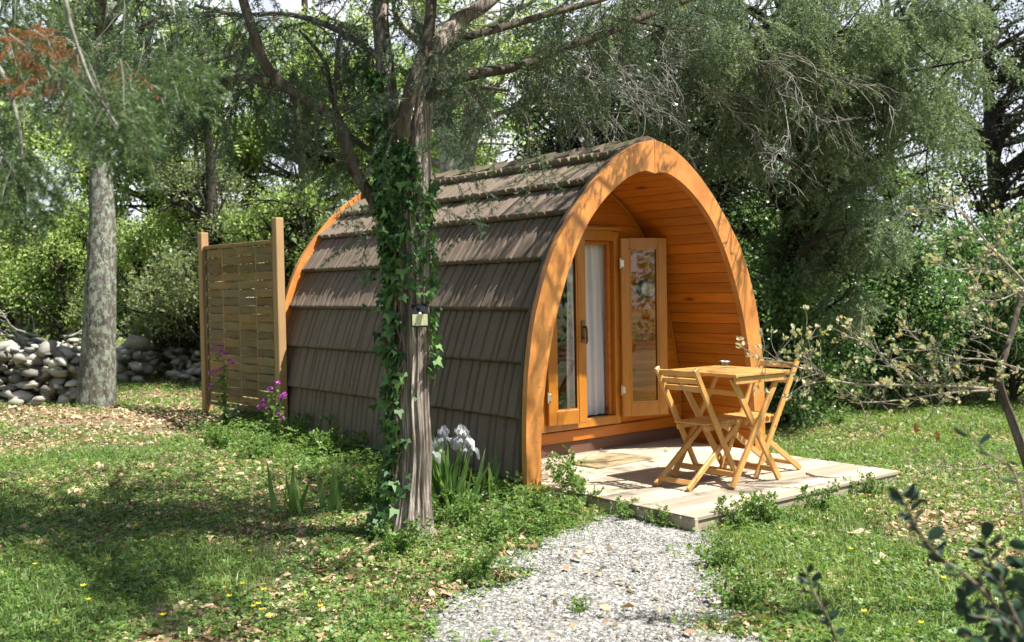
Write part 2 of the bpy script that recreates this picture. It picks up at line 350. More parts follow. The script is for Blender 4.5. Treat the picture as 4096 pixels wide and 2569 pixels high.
# ================================================================== ground
def axis(lo, hi, fine_lo, fine_hi, f, c): return np.unique(np.concatenate([np.arange(lo, fine_lo, c), np.arange(fine_lo, fine_hi, f), np.arange(fine_hi, hi+c, c)]))
xs = axis(-90, 110, -9, 9, .14, 2.5); ys = axis(-60, 140, -7, 14, .14, 2.5)
X, Y = np.meshgrid(xs, ys, indexing='ij'); V = np.stack([X, Y, gz(X, Y)], -1).reshape(-1, 3)
ny = len(ys); i = np.arange(len(xs)-1)[:, None]*ny; j = np.arange(ny-1)[None]
F = np.stack([i+j, i+ny+j, i+ny+j+1, i+j+1], -1).reshape(-1, 4)
ground = npmesh('ground', V, F, M_ground, smooth=True); setp(ground, 'leaf littered woodland ground', None, None, 'structure')

def inpoly(x, y, P):
    P = np.asarray(P); c = np.zeros(x.shape, bool); n = len(P)
    for a in range(n):
        x1, y1 = P[a]; x2, y2 = P[(a+1) % n]
        c ^= ((y1 > y) != (y2 > y)) & (x < (x2-x1)*(y-y1)/(y2-y1+1e-12)+x1)
    return c
PATH = [hit(*q)[:2] for q in [(2430, 2040), (2300, 2090), (2180, 2170), (2080, 2240), (1960, 2330), (1850, 2430), (1730, 2569)]]
PATH += [np.array([-3.85, -4.2]), np.array([-4.6, -6.5]), np.array([-2.6, -6.5]), np.array([-2.55, -4.3])]
PATH += [hit(*q)[:2] for q in [(2960, 2569), (2985, 2440), (2950, 2320), (2870, 2190), (2790, 2095)]]
PATH += [np.array([-1.15, -1.42])]
PATH = spline(np.array([[*q, 0] for q in PATH]), 4)[:, :2]
nE = NG(3)
g1 = np.arange(-5, .2, .05); g2 = np.arange(-6.6, -.6, .05); GX, GY = np.meshgrid(g1, g2, indexing='ij')
ex = GX+.55*(nE.f(GX*4, GY*4)-.5); ey = GY+.55*(nE.f(GX*4+20, GY*4+7)-.5)
inside = inpoly(ex, ey, PATH)
V = np.stack([GX, GY, gz(GX, GY)+.006+.006*nE(GX*9, GY*9)], -1).reshape(-1, 3); n2 = len(g2)
i = np.arange(len(g1)-1)[:, None]*n2; j = np.arange(n2-1)[None]; F = np.stack([i+j, i+n2+j, i+n2+j+1, i+j+1], -1)
ok = inside[:-1, :-1] & inside[1:, :-1] & inside[1:, 1:] & inside[:-1, 1:]
path = npmesh('path', V, F[ok].reshape(-1, 4), M_path, smooth=True); setp(path, 'pale grey slate gravel path leading to the deck', None, None, 'structure')
def onpath(x, y, m=0.0):
    return inpoly(x+.55*(nE.f(x*4, y*4)-.5), y+.55*(nE.f(x*4+20, y*4+7)-.5), PATH)

# slate chips
n = 160000; x = rng.uniform(-5, .1, n); y = rng.uniform(-6.6, -.9, n); k = onpath(x, y)
dd = (x-CP[0])*FW[0]+(y-CP[1])*FW[1]; k &= dd > 3.8; x, y = x[k], y[k]
T = np.array([[-.5, -.3, 0], [.3, -.42, 0], [.55, .1, 0], [-.1, .4, 0], [-.42, -.26, .18], [.26, -.36, .2], [.46, .1, .2], [-.1, .34, .18]], float)
F = np.array([[0, 1, 5, 4], [1, 2, 6, 5], [2, 3, 7, 6], [3, 0, 4, 7], [4, 5, 6, 7]])
a = rng.uniform(0, 6.28, len(x)); X_ = np.stack([np.cos(a), np.sin(a), rng.normal(0, .25, len(x))], -1)
V, F = stamp(T, F, np.stack([x, y, gz(x, y)+.008], -1), X_, rng.gamma(2.4, .0034, len(x))+.0035, rng.normal(0, .3, len(x)))
o = npmesh('gravel', V, F, M_chip); setp(o, 'loose pale slate chips covering the garden path', 'gravel', None, 'stuff')

# ------------------------------------------------------------------ ground vegetation
nG = NG(11); nH = NG(12)
def blocked(x, y):
    pod = (np.abs(x) < 1.36) & (y > 0) & (y < 4.15); deck = (x > -1.24) & (x < 1.1) & (y > -1.47) & (y < .9)
    return pod | deck
def sample(n, dmax=17, dmin=4.0, pw=1.0):
    d = dmin+(dmax-dmin)*rng.random(n)**pw; u = rng.uniform(-.56, .56, n); q_ = rng.random(n) < .26; u = np.where(q_, rng.choice([-1, 1, 1], n)*rng.uniform(.56, 1.0, n), u)
    P = CP[None]+d[:, None]*(FW+u[:, None]*RT); return P[:, 0], P[:, 1], d
def grassiness(x, y):
    g = .7*nG.f(x*.75+3, y*.75+8)+.3*nG.f(x*3.1+3, y*3.1+8)
    # worn, leaf strewn strips: behind the lawn at the left and the track right of the hut
    w = np.exp(-((y-(6.0-.3*(x+4)))/1.6)**2)*(x < 0)*.35 + np.exp(-((y-1.6+.2*(x-3))/.8)**2)*(x > 1.6)*.4
    right = ((x-.8)*.78-(y+2.5)*.62 > 0)
    dl = (x-CP[0])*FW[0]+(y-CP[1])*FW[1]; ll = (x-CP[0])*RT[0]+(y-CP[1])*RT[1]; w = w+.10*(dl < 6.6)*(ll < -.3)
    return g - w*.8 + .10*right
def blades(n, hmin, hmax, wid, thr, dmax=17):
    x, y, d = sample(n, dmax, 4.0, 1.0); g = grassiness(x, y)+rng.normal(0, .07, n); k = (g > thr) & ~blocked(x, y) & ~(onpath(x+rng.normal(0, .08, n), y+rng.normal(0, .08, n)) & (rng.random(n) > .02))
    x, y, d, g = x[k], y[k], d[k], g[k]; m = len(x); z = gz(x, y); h = rng.uniform(hmin, hmax, m)*(.6+1.0*nH(x*2.1, y*2.1)); a = rng.uniform(0, 6.28, m)
    w = wid*(.6+d/9); t = rng.uniform(.2, .9, m); ca, sa = np.cos(a), np.sin(a); b_ = rng.uniform(0, 6.28, m)
    P0 = np.stack([x-ca*w/2, y-sa*w/2, z], -1); P1 = np.stack([x+ca*w/2, y+sa*w/2, z], -1)
    lx, ly = np.cos(b_)*t*h, np.sin(b_)*t*h
    P2 = np.stack([x+lx*.35+ca*w*.4, y+ly*.35+sa*w*.4, z+h*.6], -1); P3 = np.stack([x+lx*.35-ca*w*.4, y+ly*.35-sa*w*.4, z+h*.6], -1); P4 = np.stack([x+lx, y+ly, z+h*(1-.25*t)], -1)
    V = np.stack([P0, P1, P2, P3, P4], 1).reshape(-1, 3); i = np.arange(m)[:, None]*5
    F = np.concatenate([i+np.array([[0, 1, 2]]), i+np.array([[0, 2, 3]]), i+np.array([[3, 2, 4]])], 0); return V, F
V, F = blades(430000, .02, .075, .0042, .49)
o = npmesh('grass', V, F, M_grass); setp(o, 'patchy green grass on the woodland lawn', 'grass', None, 'stuff')
# small rounded ground cover leaves
x, y, d = sample(225000, 15); g = nG.f(x*.9+31, y*.9+2)+rng.normal(0, .08, len(x))
podnear = np.exp(-(np.maximum(0, np.abs(x+1.9)-.45))**2*3)*(y > -.8)*(y < 4.5)*.3
dl = (x-CP[0])*FW[0]+(y-CP[1])*FW[1]; ll = (x-CP[0])*RT[0]+(y-CP[1])*RT[1]; g = g+.12*(dl < 7)*(ll < 0)
k = ((g+podnear*.6) > .46) & ~blocked(x, y) & ~onpath(x+rng.normal(0, .10, len(x)), y+rng.normal(0, .10, len(x))); x, y = x[k], y[k]; m = len(x)
T = []
for q in range(3):
    a = q*2.09; c, s_ = math.cos(a), math.sin(a)
    for (u, v, w_) in ((0, 0, 0), (.55, -.42, .1), (1, 0, .05), (.55, .42, .1)): T.append((u*c-v*s_, u*s_+v*c, w_))
T = np.array(T); Fq = np.array([[0, 1, 2, 3], [4, 5, 6, 7], [8, 9, 10, 11]])
a = rng.uniform(0, 6.28, m); X_ = np.stack([np.cos(a), np.sin(a), rng.normal(0, .3, m)], -1)
V, F = stamp(T, Fq, np.stack([x, y, gz(x, y)+rng.uniform(.008, .05, m)], -1), X_, rng.uniform(.009, .027, m), rng.normal(0, .45, m))
mm = 9000; bx = rng.uniform(-2.75, -1.36, mm); by = rng.uniform(-1.0, 4.6, mm); hh = nH.f(bx*3.1+9, by*3.1)*np.exp(-((bx+1.7)/.75)**2); ic = hit(1805, 2060); kk = (hh > .30) & ~onpath(bx, by) & (np.hypot(bx-ic[0], by-ic[1]) > .38); bx, by, hh = bx[kk], by[kk], hh[kk]; mm = len(bx)
aa = rng.uniform(0, 6.28, mm); V2, F2 = stamp(T, Fq, np.stack([bx, by, gz(bx, by)+rng.random(mm)*hh*.30], -1), np.stack([np.cos(aa), np.sin(aa), rng.normal(.1, .35, mm)], -1), rng.uniform(.013, .032, mm), rng.normal(0, .5, mm))
V, F = np.vstack([V, V2]), np.vstack([F, F2+len(V)])
o = npmesh('ground_cover', V, F, M_cover); setp(o, 'low clover like ground cover between the grass', 'ground cover', None, 'stuff')
# dead leaves
x, y, d = sample(150000, 17); g = .03+nG.f(x*.8+50, y*.8+22)-.9*(grassiness(x, y)-.5)+rng.normal(0, .08, len(x)); k = (g > .52) & ~blocked(x, y) & ~(onpath(x, y) & (rng.random(len(x)) > .04)); x, y = x[k], y[k]; m = len(x)
T = np.array([[-.5, 0, 0], [-.1, -.3, .12], [.5, 0, .05], [-.05, .3, .14]]); Fq = np.array([[0, 1, 2, 3]]); a = rng.uniform(0, 6.28, m)
V, F = stamp(T, Fq, np.stack([x, y, gz(x, y)+rng.uniform(.004, .03, m)], -1), np.stack([np.cos(a), np.sin(a), rng.normal(0, .25, m)], -1), (.012+rng.gamma(2.0, .0115, m)), rng.normal(0, .7, m))
o = npmesh('leaf_litter', V, F, M_litter); setp(o, 'dry brown fallen leaves strewn over the ground', 'leaf litter', None, 'stuff')

# ================================================================== camping pod
OUT = [(0, 2.6), (.136, 2.578), (.331, 2.487), (.50, 2.372), (.675, 2.22), (.815, 2.07), (.945, 1.915), (1.055, 1.765), (1.115, 1.65), (1.18, 1.50), (1.24, 1.33), (1.292, 1.15), (1.325, .97), (1.352, .75), (1.368, .5), (1.375, .25), (1.372, -.06)]
INN = [(0, 2.335), (.10, 2.352), (.20, 2.33), (.33, 2.272), (.47, 2.18), (.60, 2.07), (.71, 1.95), (.80, 1.82), (.885, 1.67), (.955, 1.52), (1.03, 1.33), (1.09, 1.15), (1.135, .97), (1.18, .75), (1.215, .5), (1.235, .25), (1.235, -.06)]
def prof(P, m=4):
    S = spline(np.array([[a, 0, b] for a, b in P]), m)[:, [0, 2]]; return S
def resamp(S, n):
    d = np.r_[0, np.cumsum(np.hypot(*np.diff(S, axis=0).T))]; t = np.linspace(0, d[-1], n); return np.stack([np.interp(t, d, S[:, 0]), np.interp(t, d, S[:, 1])], -1)
pod = empty('camping_pod', (0, 2, -.05), 'arched wooden camping pod with grey-brown tiled sides and an open orange porch', 'cabin')
def arch(name, y0, y1, parent, mt, so=0.0):
    o_ = resamp(prof(OUT), 48); i_ = resamp(prof(INN), 48); o_ = o_*[1, 1]; mb = MB()
    for sgn in (-1, 1):
        vs = []; fs = []
        gap = .003
        for (a, b) in zip(o_, i_):
            for q in (a, b):
                for yy in (y0, y1): vs.append((sgn*max(q[0], gap), yy, q[1]))
        m_ = len(o_)
        for k in range(m_-1):
            p, q = 4*k, 4*k+4
            fs += [(p, p+2, q+2, q), (p+1, q+1, q+3, p+3), (p, q, q+1, p+1), (p+2, p+3, q+3, q+2)]
        fs += [(0, 1, 3, 2), (4*m_-4, 4*m_-2, 4*m_-1, 4*m_-3)]
        mb.add(vs, fs)
    return mb.build(name, mt, parent)
fa = arch('front_arch', 0.0, .055, pod, M_arch); ra = arch('rear_arch', 4.10, 4.155, pod, M_arch)
# bevelled dark trim strip along the outer edge behind the face
o_ = resamp(prof(OUT), 60)
for sgn in (-1, 1):
    vs = []; fs = []
    T2 = np.gradient(o_, axis=0); nn = unit(np.stack([-T2[:, 1], T2[:, 0]], -1)); nn *= np.sign((nn*(o_-[0, .8])).sum(1))[:, None]
    for q, n_ in zip(o_, nn):
        for off in (-.03, .006):
            for yy in (.058, .085): P = q+n_*off; vs.append((sgn*P[0], yy, P[1]))
    for k in range(len(o_)-1):
        p, q = 4*k, 4*k+4; fs += [(p, p+2, q+2, q), (p+1, q+1, q+3, p+3), (p, q, q+1, p+1), (p+2, p+3, q+3, q+2)]
    MB().add(vs, fs).build('edge_trim', M_trim, pod)
# screws on the arch face
ii = resamp(prof(INN), 48); oo = resamp(prof(OUT), 48)
for sgn in (-1, 1):
    for k in range(5, 46, 6):
        for f in (.3, .72):
            mb = MB(); q = oo[k]*(1-f)+ii[k]*f; mb.tube([(sgn*q[0], -.0012, q[1]), (sgn*q[0], .004, q[1])], .0055, 8)
            mb.add([(sgn*q[0]+.0055*math.cos(t), -.0013, q[1]+.0055*math.sin(t)) for t in np.arange(8)*math.pi/4], [tuple(range(8))]); mb.build('screw', M_metal, fa)
# tiled courses
DR = [(.30, 2.512), (.585, 2.275), (.838, 2.025), (1.04, 1.665), (1.202, 1.287), (1.29, .893), (1.342, .485), (1.352, .02)]
nT = NG(21, 512)
TY0, TY1 = .086, 4.098; yy = np.arange(TY0, TY1+.005, .0095); yy[-1] = TY1
def shake(seed):
    g = np.random.default_rng(seed); out = np.zeros_like(yy); p = TY0
    while p < TY1:
        w_ = g.uniform(.055, .17); lv = g.uniform(-.002, .006); k = (yy >= p) & (yy < p+w_); out[k] += lv
        gr = (np.abs(yy-(p+w_)) < .0098); out[gr] -= .027; p += w_
    out += .0016*np.sin(yy*2*np.pi/.021+seed)+g.normal(0, .0006, len(yy)); return out
for sgn in (-1, 1):
    prev = np.array([0.0, 2.60]); 
    for r_ in range(len(DR)):
        dr = np.array(DR[r_]); up = prev+np.array([-.03, -.045]) if r_ else np.array([.0, 2.575])
        if r_: 
            dirp = unit(np.array(DR[r_-1])-(np.array(DR[r_-2]) if r_ > 1 else np.array([0, 2.6]))); nrm0 = np.array([-dirp[1], dirp[0]]); up = np.array(DR[r_-1])-nrm0*.056
        L = np.linalg.norm(dr-up); t_ = (dr-up)/L; nr = np.array([-t_[1], t_[0]]); 
        if nr[0] < 0: nr = -nr
        S = [0, .12, .3, .5, .7, .84, .93, .97, 1.0]; sh = shake(100*r_+(5 if sgn < 0 else 55))
        V = []
        for s_ in S:
            base = up+(dr-up)*s_; bulge = .006*math.sin(math.pi*s_)+(.004 if s_ > .9 else 0)
            off = sh*(1 if s_ < .99 else 1.2)+bulge
            V.append(np.stack([base[0]+nr[0]*off, yy, base[1]+nr[1]*off], -1))
        jit = np.random.default_rng(r_+7).normal(0, .0035, len(yy)); V[-1] = V[-1]+np.stack([t_[0]*jit, 0*jit, t_[1]*jit], -1)
        lip = dr-nr*.031+t_*.006; V.append(np.stack([np.full_like(yy, lip[0]), yy, np.full_like(yy, lip[1])], -1)+np.stack([t_[0]*jit, 0*jit, t_[1]*jit], -1))
        lip = dr-nr*.055-t_*.02; V.append(np.stack([np.full_like(yy, lip[0]), yy, np.full_like(yy, lip[1])], -1))
        V = np.array(V); V[..., 0] = np.maximum(V[..., 0], .0005)*sgn; a_, b_ = V.shape[:2]
        i = np.arange(a_-1)[:, None]*b_; j = np.arange(b_-1)[None]; F = np.stack([i+j, i+b_+j, i+b_+j+1, i+j+1], -1).reshape(-1, 4)
        if sgn < 0: F = F[:, ::-1]
        o = npmesh('tile_course', V.reshape(-1, 3), F, M_tile, pod); prev = dr
# ridge caps
mb = MB(); p = .10; k = 0
while p < 4.05:
    L_ = .40; h0, h1 = (.012, .045)
    vs = []
    for s_, h in ((0, h1), (1, h0)):
        yv = p+(L_ if s_ else -.02)
        for (a, b) in ((-.17, -.075), (-.10, -.022), (0, 0), (.10, -.022), (.17, -.075)): vs.append((a, yv, 2.60+b+h)); 
        for (a, b) in ((-.17, -.075), (-.10, -.022), (0, 0), (.10, -.022), (.17, -.075)): vs.append((a*.97, yv, 2.575+b+h-.01))
    fs = []
    for q in range(4): fs += [(q, q+1, q+11, q+10), (q+5, q+15, q+16, q+6)]; fs.append((q, q+5, q+6, q+1)); fs.append((q+10, q+11, q+16, q+15))
    fs += [(0, 10, 15, 5), (4, 9, 19, 14)]
    mb.add(vs, fs); p += .375
mb.build('ridge_caps', M_tile, pod)
# porch lining: boards along y
ins = resamp(prof([(a+.012 if a > .01 else a, b+.012) for a, b in INN]), 400)
dd = np.r_[0, np.cumsum(np.hypot(*np.diff(ins, axis=0).T))]; tot = dd[-1]; bw = .093; nb = int(tot/bw); mb = MB()
for sgn in (-1, 1):
    for k in range(nb):
        a = k*tot/nb+.0009; b = (k+1)*tot/nb-.0009; Q = [np.array([np.interp(t, dd, ins[:, 0]), np.interp(t, dd, ins[:, 1])]) for t in (a, (a+b)/2, b)]
        T_ = unit(Q[2]-Q[0]); nn_ = np.array([-T_[1], T_[0]]); nn_ = nn_ if (nn_@(Q[1]-[0, .8])) > 0 else -nn_
        v = []
        for y_ in (.0555, .868):
            for q, o__ in ((Q[0], .004), (Q[0]+T_*.003, 0), (Q[1], -.001), (Q[2]-T_*.003, 0), (Q[2], .004), (Q[2], .02), (Q[0], .02)):
                z = q+nn_*o__; v.append((sgn*max(z[0], .0005), y_, z[1]))
        n7 = 7; fs = [tuple(range(7)), tuple(range(13, 6, -1))]+[(q, (q+1) % 7, (q+1) % 7+7, q+7) for q in range(7)]
        mb.add(v, fs)
mb.build('porch_lining', M_line, pod)
# dark inner shell so that the cabin is closed
sh = resamp(prof([(a+.05, b+.05) for a, b in INN]), 40); V = []; 
full = np.vstack([sh[::-1]*[-1, 1], sh]); 
V = np.array([[(q[0], y_, q[1]) for q in full] for y_ in (.06, 4.09)]).reshape(-1, 3); n = len(full)
npmesh('inner_shell', V, np.array([[k, k+1, n+k+1, n+k] for k in range(n-1)]), M_plinth, pod)
# front wall (in the porch) with door opening: boards along x, cut to the arch
def halfw(z): return float(np.interp(z, ins[::-1, 1], ins[::-1, 0]))
def wallboards(y0, th, holes, zmin, mt, name, zmax=2.35):
    mb = MB(); z = zmin; h = .104
    while z < zmax:
        z1 = min(z+h-.0022, zmax); w0, w1 = halfw(z), halfw(z1)
        segs = [(-1, 1)]
        for (hx0, hx1, hz0, hz1) in holes:
            if z1 > hz0+.02 and z < hz1-.02: segs = [(-1, hx0), (hx1, 1)]
        for (a, b) in segs:
            A0 = -w0 if a == -1 else a; B0 = w0 if b == 1 else b; A1 = -w1 if a == -1 else a; B1 = w1 if b == 1 else b
            vs = [(A0, y0, z), (B0, y0, z), (B1, y0, z1), (A1, y0, z1), (A0, y0+th, z), (B0, y0+th, z), (B1, y0+th, z1), (A1, y0+th, z1)]
            mb.add(vs, [(0, 1, 2, 3), (7, 6, 5, 4), (0, 4, 5, 1), (2, 6, 7, 3), (1, 5, 6, 2), (0, 3, 7, 4)])
        z += h
    return mb.build(name, mt, pod)
wallboards(.87, .03, [(-.49, .33, .29, 1.85)], .11, M_wall, 'front_wall')
wallboards(4.06, .03, [], .0, M_wall, 'rear_wall')
MB().box((0, .89, .05), (2.44, .06, .116), bev=.002).build('plinth', M_plinth, pod)
MB().box((0, .862, .16), (2.42, .045, .095), bev=.004).build('sill_board', M_wall, pod)
MB().box((0, 2.5, .25), (2.3, 3.1, .04)).build('cabin_floor', M_plinth, pod)
MB().box((-1.15, .16, .03), (.16, .10, .055), bev=.006).build('bearer', M_fascia, pod)
# arc trim where wall meets lining
q = resamp(prof([(max(a-.006, 0), b-.006) for a, b in INN if b > .05]), 40)
for sgn in (-1, 1): MB().tube([(sgn*a, .862, b) for a, b in q], .009, 5).build('arc_moulding', M_frame, pod)
# door frame
mb = MB(); mb.box((-.52, .838, 1.07), (.06, .07, 1.70), bev=.004); mb.box((.35, .838, 1.07), (.06, .07, 1.70), bev=.004)
mb.box((-.085, .838, 1.885), (.805, .07, .09), bev=.004); mb.box((-.085, .838, .26), (.805, .07, .075), bev=.004)
mb.build('door_frame', M_frame, pod)
mb = MB(); mb.box((.30, .875, 1.07), (.036, .05, 1.54), bev=.003); mb.box((-.47, .875, 1.07), (.036, .05, 1.54), bev=.003); mb.box((-.085, .875, 1.822), (.73, .05, .034), bev=.003); mb.build('inner_frame', M_wall, pod)
MB().box((-.085, .80, 1.945), (.98, .035, .03), bev=.003).build('drip_board', M_frame, pod)
def leaf_door(hx, hy, fx, fy, handle_side):
    z0, z1 = .28, 1.865; a = Vector((hx, hy, 0)); b = Vector((fx, fy, 0)); ux = (b-a).normalized(); L = (b-a).length; uy = Vector((-ux.y, ux.x, 0)); rot = Matrix((ux, uy, Vector((0, 0, 1)))).transposed()
    P = lambda u, v, z: a+ux*u+uy*v+Vector((0, 0, z))
    mb = MB(); st = .088; th = .05
    mb.box(P(st/2, 0, (z0+z1)/2), (st, th, z1-z0), rot, .006); mb.box(P(L-st/2, 0, (z0+z1)/2), (st, th, z1-z0), rot, .006)
    mb.box(P(L/2, 0, z0+.06), (L-2*st+.004, th-.004, .12), rot, .003); mb.box(P(L/2, 0, z1-.045), (L-2*st+.004, th-.004, .09), rot, .003)
    d = mb.build('door', M_frame, pod)
    mb = MB()
    for sy in (-1, 1):
        for (u, zc, du, dz) in ((st+.006, (z0+z1)/2+.01, .012, z1-z0-.21), (L-st-.006, (z0+z1)/2+.01, .012, z1-z0-.21)): mb.box(P(u, sy*.014, zc), (du, .012, dz), rot)
        for zc in (z0+.126, z1-.096): mb.box(P(L/2, sy*.014, zc), (L-2*st-.024, .012, .012), rot)
    mb.build('glazing_bead', M_frame, d)
    gl = MB(); gl.add([P(st, 0, z0+.12), P(L-st, 0, z0+.12), P(L-st, 0, z1-.09), P(st, 0, z1-.09)], [(0, 1, 2, 3)]); gl.build('glass', M_glass, d)
    sd = -1 if ux.x > 0 else 1
    for zc in (.52, 1.64):
        h = MB(); h.tube([P(-.008, -.034, zc-.045), P(-.008, -.034, zc+.045)], .009, 10); h.box(P(.012, -.03, zc), (.03, .006, .06), rot, .001); h.build('hinge', M_metal, d)
    return d, P, L, rot
dL, P, L, rot = leaf_door(-.497, .792, -.105, .738, 1)
h = MB(); u = L-.04
h.box(P(u, -.031, 1.06), (.032, .008, .19), rot, .003); h.tube([P(u, -.03, 1.10), P(u, -.075, 1.10), P(u, -.085, 1.08), P(u+.002, -.088, .98), P(u, -.075, .955)], [.010, .010, .010, .009, .007], 8)
h.tube([P(u, -.036, 1.005), P(u, -.046, 1.005)], .011, 10); h.build('handle', M_brass, dL, True)
dR, P2, L2, rot2 = leaf_door(.368, .785, .782, .62, -1)
# curtain: hangs inside the doorway
xs_ = np.linspace(-.13, .335, 54); zs_ = np.linspace(.30, 1.83, 14); G = np.array([[(x_+.02*(1-(z_-.3)/1.5)*math.sin(3*x_), .945+.018*math.sin(x_*58+.9*math.sin(z_*2.2))+.012*math.sin(x_*131+z_), z_) for z_ in zs_] for x_ in xs_])
i = np.arange(53)[:, None]*14; j = np.arange(13)[None]
cu = npmesh('curtain', G.reshape(-1, 3), np.stack([i+j, i+14+j, i+15+j, i+j+1], -1).reshape(-1, 4), M_curtain, None, True)
setp(cu, 'white cloth curtain hanging inside the open doorway', 'curtain')
# shelves glimpsed inside
sh = MB()
for z_ in (.72, .98): sh.box((-.36, 1.12, z_), (.34, .22, .022), bev=.002)
sh.box((-.54, 1.12, .72), (.02, .22, .92)); o = sh.build('shelf', M_white); setp(o, 'white shelf unit seen through the left door glass', 'shelf')
# oval bulkhead lamp on the wall behind the open leaf
lmp = empty('wall_lamp', (.78, .87, 1.41), 'oval bulkhead lamp on the porch wall seen through the right door glass', 'lamp')
t = np.linspace(0, 2*math.pi, 25)[:-1]; mb = MB(); rings = [(.13, .088, 0), (.13, .088, -.03), (.105, .066, -.045)]
vs = [(.78+a*math.cos(q), .868+y_, 1.41+b*math.sin(q)) for a, b, y_ in rings for q in t]; fs = [(r*24+k, r*24+(k+1) % 24, (r+1)*24+(k+1) % 24, (r+1)*24+k) for r in range(2) for k in range(24)]
mb.add(vs, fs).build('housing', M_black, lmp, False)
rings = [(.104, .065, -.044), (.09, .055, -.06), (.05, .03, -.072), (.005, .003, -.075)]; vs = [(.78+a*math.cos(q), .868+y_, 1.41+b*math.sin(q)) for a, b, y_ in rings for q in t]; fs = [(r*24+k, r*24+(k+1) % 24, (r+1)*24+(k+1) % 24, (r+1)*24+k) for r in range(3) for k in range(24)]
MB().add(vs, fs).build('lens', M_white, lmp, True)

# ================================================================== deck
deck = empty('wooden_deck', (-.07, -.3, -.12), 'pale weathered plank deck in front of the pod', 'deck')
mb = MB(); y = -1.462; g = random.Random(3)
while y < .85:
    w_ = .118
    mb.box((-.0705+g.uniform(-.004, .004), y+w_/2, -.014), (2.319, w_-.007, .028), bev=.004); y += .1245
mb.build('decking', M_deck, deck)
mb = MB(); mb.box((-1.205, -.32, -.075), (.04, 2.26, .092), bev=.003); mb.build('edge_board', M_fascia, deck)
mb = MB(); mb.box((-.07, -1.43, -.08), (2.30, .035, .10), bev=.003); mb.box((1.06, -.32, -.08), (.04, 2.18, .1), bev=.003)
mb.build('front_fascia', M_deck, deck)
MB().box((-1.222, -1.452, -.085), (.03, .03, .15), bev=.002).build('corner_post', M_fascia, deck)
mb = MB(); g = random.Random(8)
for k in range(90):
    yv = -1.455+k*.0135
    if yv < -.2: mb.box((-1.237, yv, -.006), (.012, .007, .008))
mb.build('serrated_edge', M_trim, deck)
mt_ = MB(); mt_.box((-.19, .39, .006), (.66, .42, .012), Matrix.Rotation(R(3), 3, 'Z'), .004); o = mt_.build('doormat', M_mat); setp(o, 'flat tan doormat on the deck below the door', 'doormat')
# fallen bits on the deck
def deadleaf(x, y, z, s, rz, label, group=None):
    n_ = 9; vs = [(0, 0, .1)]
    for k in range(n_*2):
        a = k*math.pi/n_; r_ = (1.0 if k % 2 == 0 else .62)*(1 if abs(math.sin(a)) < .5 else .7); vs.append((r_*math.cos(a), r_*math.sin(a)*.75, .28*abs(math.sin(a*1.5+rz))))
    fs = [(0, k+1, (k+1) % (2*n_)+1) for k in range(2*n_)]; q = Matrix.Rotation(rz, 3, 'Z')
    o = MB().add([q @ (Vector(v)*s)+Vector((x, y, z)) for v in vs], fs).build('fallen_leaf', M_litter); return setp(o, label, 'leaf', group)
def onz(px, py, z=0.0):
    d = FW+(px-2048)/FPX*RT-(py-1284.5)/FPX*UP; return CP+d*((z-CP[2])/d[2])
for (px, py, s, rz, lb) in [(2668, 1805, .045, .4, 'large brown curled leaf on the deck left of the near chair'), (2655, 1847, .02, 1.2, 'tiny brown leaf on the deck just below the large curled leaf'), (2365, 1824, .025, 2.2, 'small brown leaf lying on the front half of the doormat'), (2405, 1804, .02, .9, 'brown leaf fragment on the back half of the doormat')]:
    P = onz(px, py); deadleaf(P[0], P[1], .014, s, rz, lb)
o = MB().tube([onz(3225, 1893, .006), onz(3260, 1905, .01), onz(3320, 1911, .007), onz(3360, 1911, .005)], [.006, .005, .004, .002], 6).build('fallen_twig', M_twigd); setp(o, 'thin bent twig lying on the deck right of the table', 'twig')

# ================================================================== folding chairs
def folding_chair(loc, rz, label):
    t = empty('folding_chair', loc, label, 'chair', 'folding chairs at the deck table', rz); t['local'] = 1; hw = .172
    for s in (-1, 1):
        MB().bar((.272, s*hw, .012), (-.215, s*hw, .85), .022, .042).build('back_post', M_chair, t)
        MB().bar((-.275, s*(hw-.027), .012), (.30, s*(hw-.027), .402), .022, .040).build('leg', M_chair, t)
        MB().bar((-.05, s*(hw-.052), .412), (.34, s*(hw-.052), .425), .022, .04).build('seat_rail', M_chair, t)
    mb = MB()
    for k in range(7): mb.box((-.035+k*.058, 0, .445), (.043, 2*hw-.05, .014), bev=.003)
    mb.build('seat', M_chair, t)
    mb = MB(); 
    for k, z in enumerate((.815, .760, .705)):
        x = -.215+(.85-z)*.581+.0; mb.box((x+.012, 0, z), (.016, 2*hw-.018, .040 if k else .044), Matrix.Rotation(R(-28), 3, 'Y'), .003)
    mb.build('backrest', M_chair, t)
    for (x, z, w_) in ((-.235, .055, 2*hw-.06), (.235, .075, 2*hw-.02)): MB().box((x, 0, z), (.018, w_, .036), Matrix.Rotation(R(-25 if x > 0 else 35), 3, 'Y'), .003).build('stretcher', M_chair, t)
    for s in (-1, 1):
        for (x, z) in ((.062, .375), (.018, .205), (.20, .14)): MB().tube([(x, s*(hw+.0105), z), (x, s*(hw+.0145), z)], [.007, .0055], 8).build('bolt', M_metal, t)
    return t
def dup(o, loc, rz, label):
    r = o.copy(); C.objects.link(r); r.location = loc; r.rotation_euler = (0, 0, rz); r['label'] = label
    for ch in list(o.children):
        c = ch.copy(); C.objects.link(c); c.parent = r
    return r
ch = folding_chair((-.405, -.745, 0), 0.06, 'left folding chair, its slatted backrest turned towards the door and the camera')
dup(ch, (.325, -.77, 0), math.pi-.04, 'right folding chair, pushed under the table from the far side')
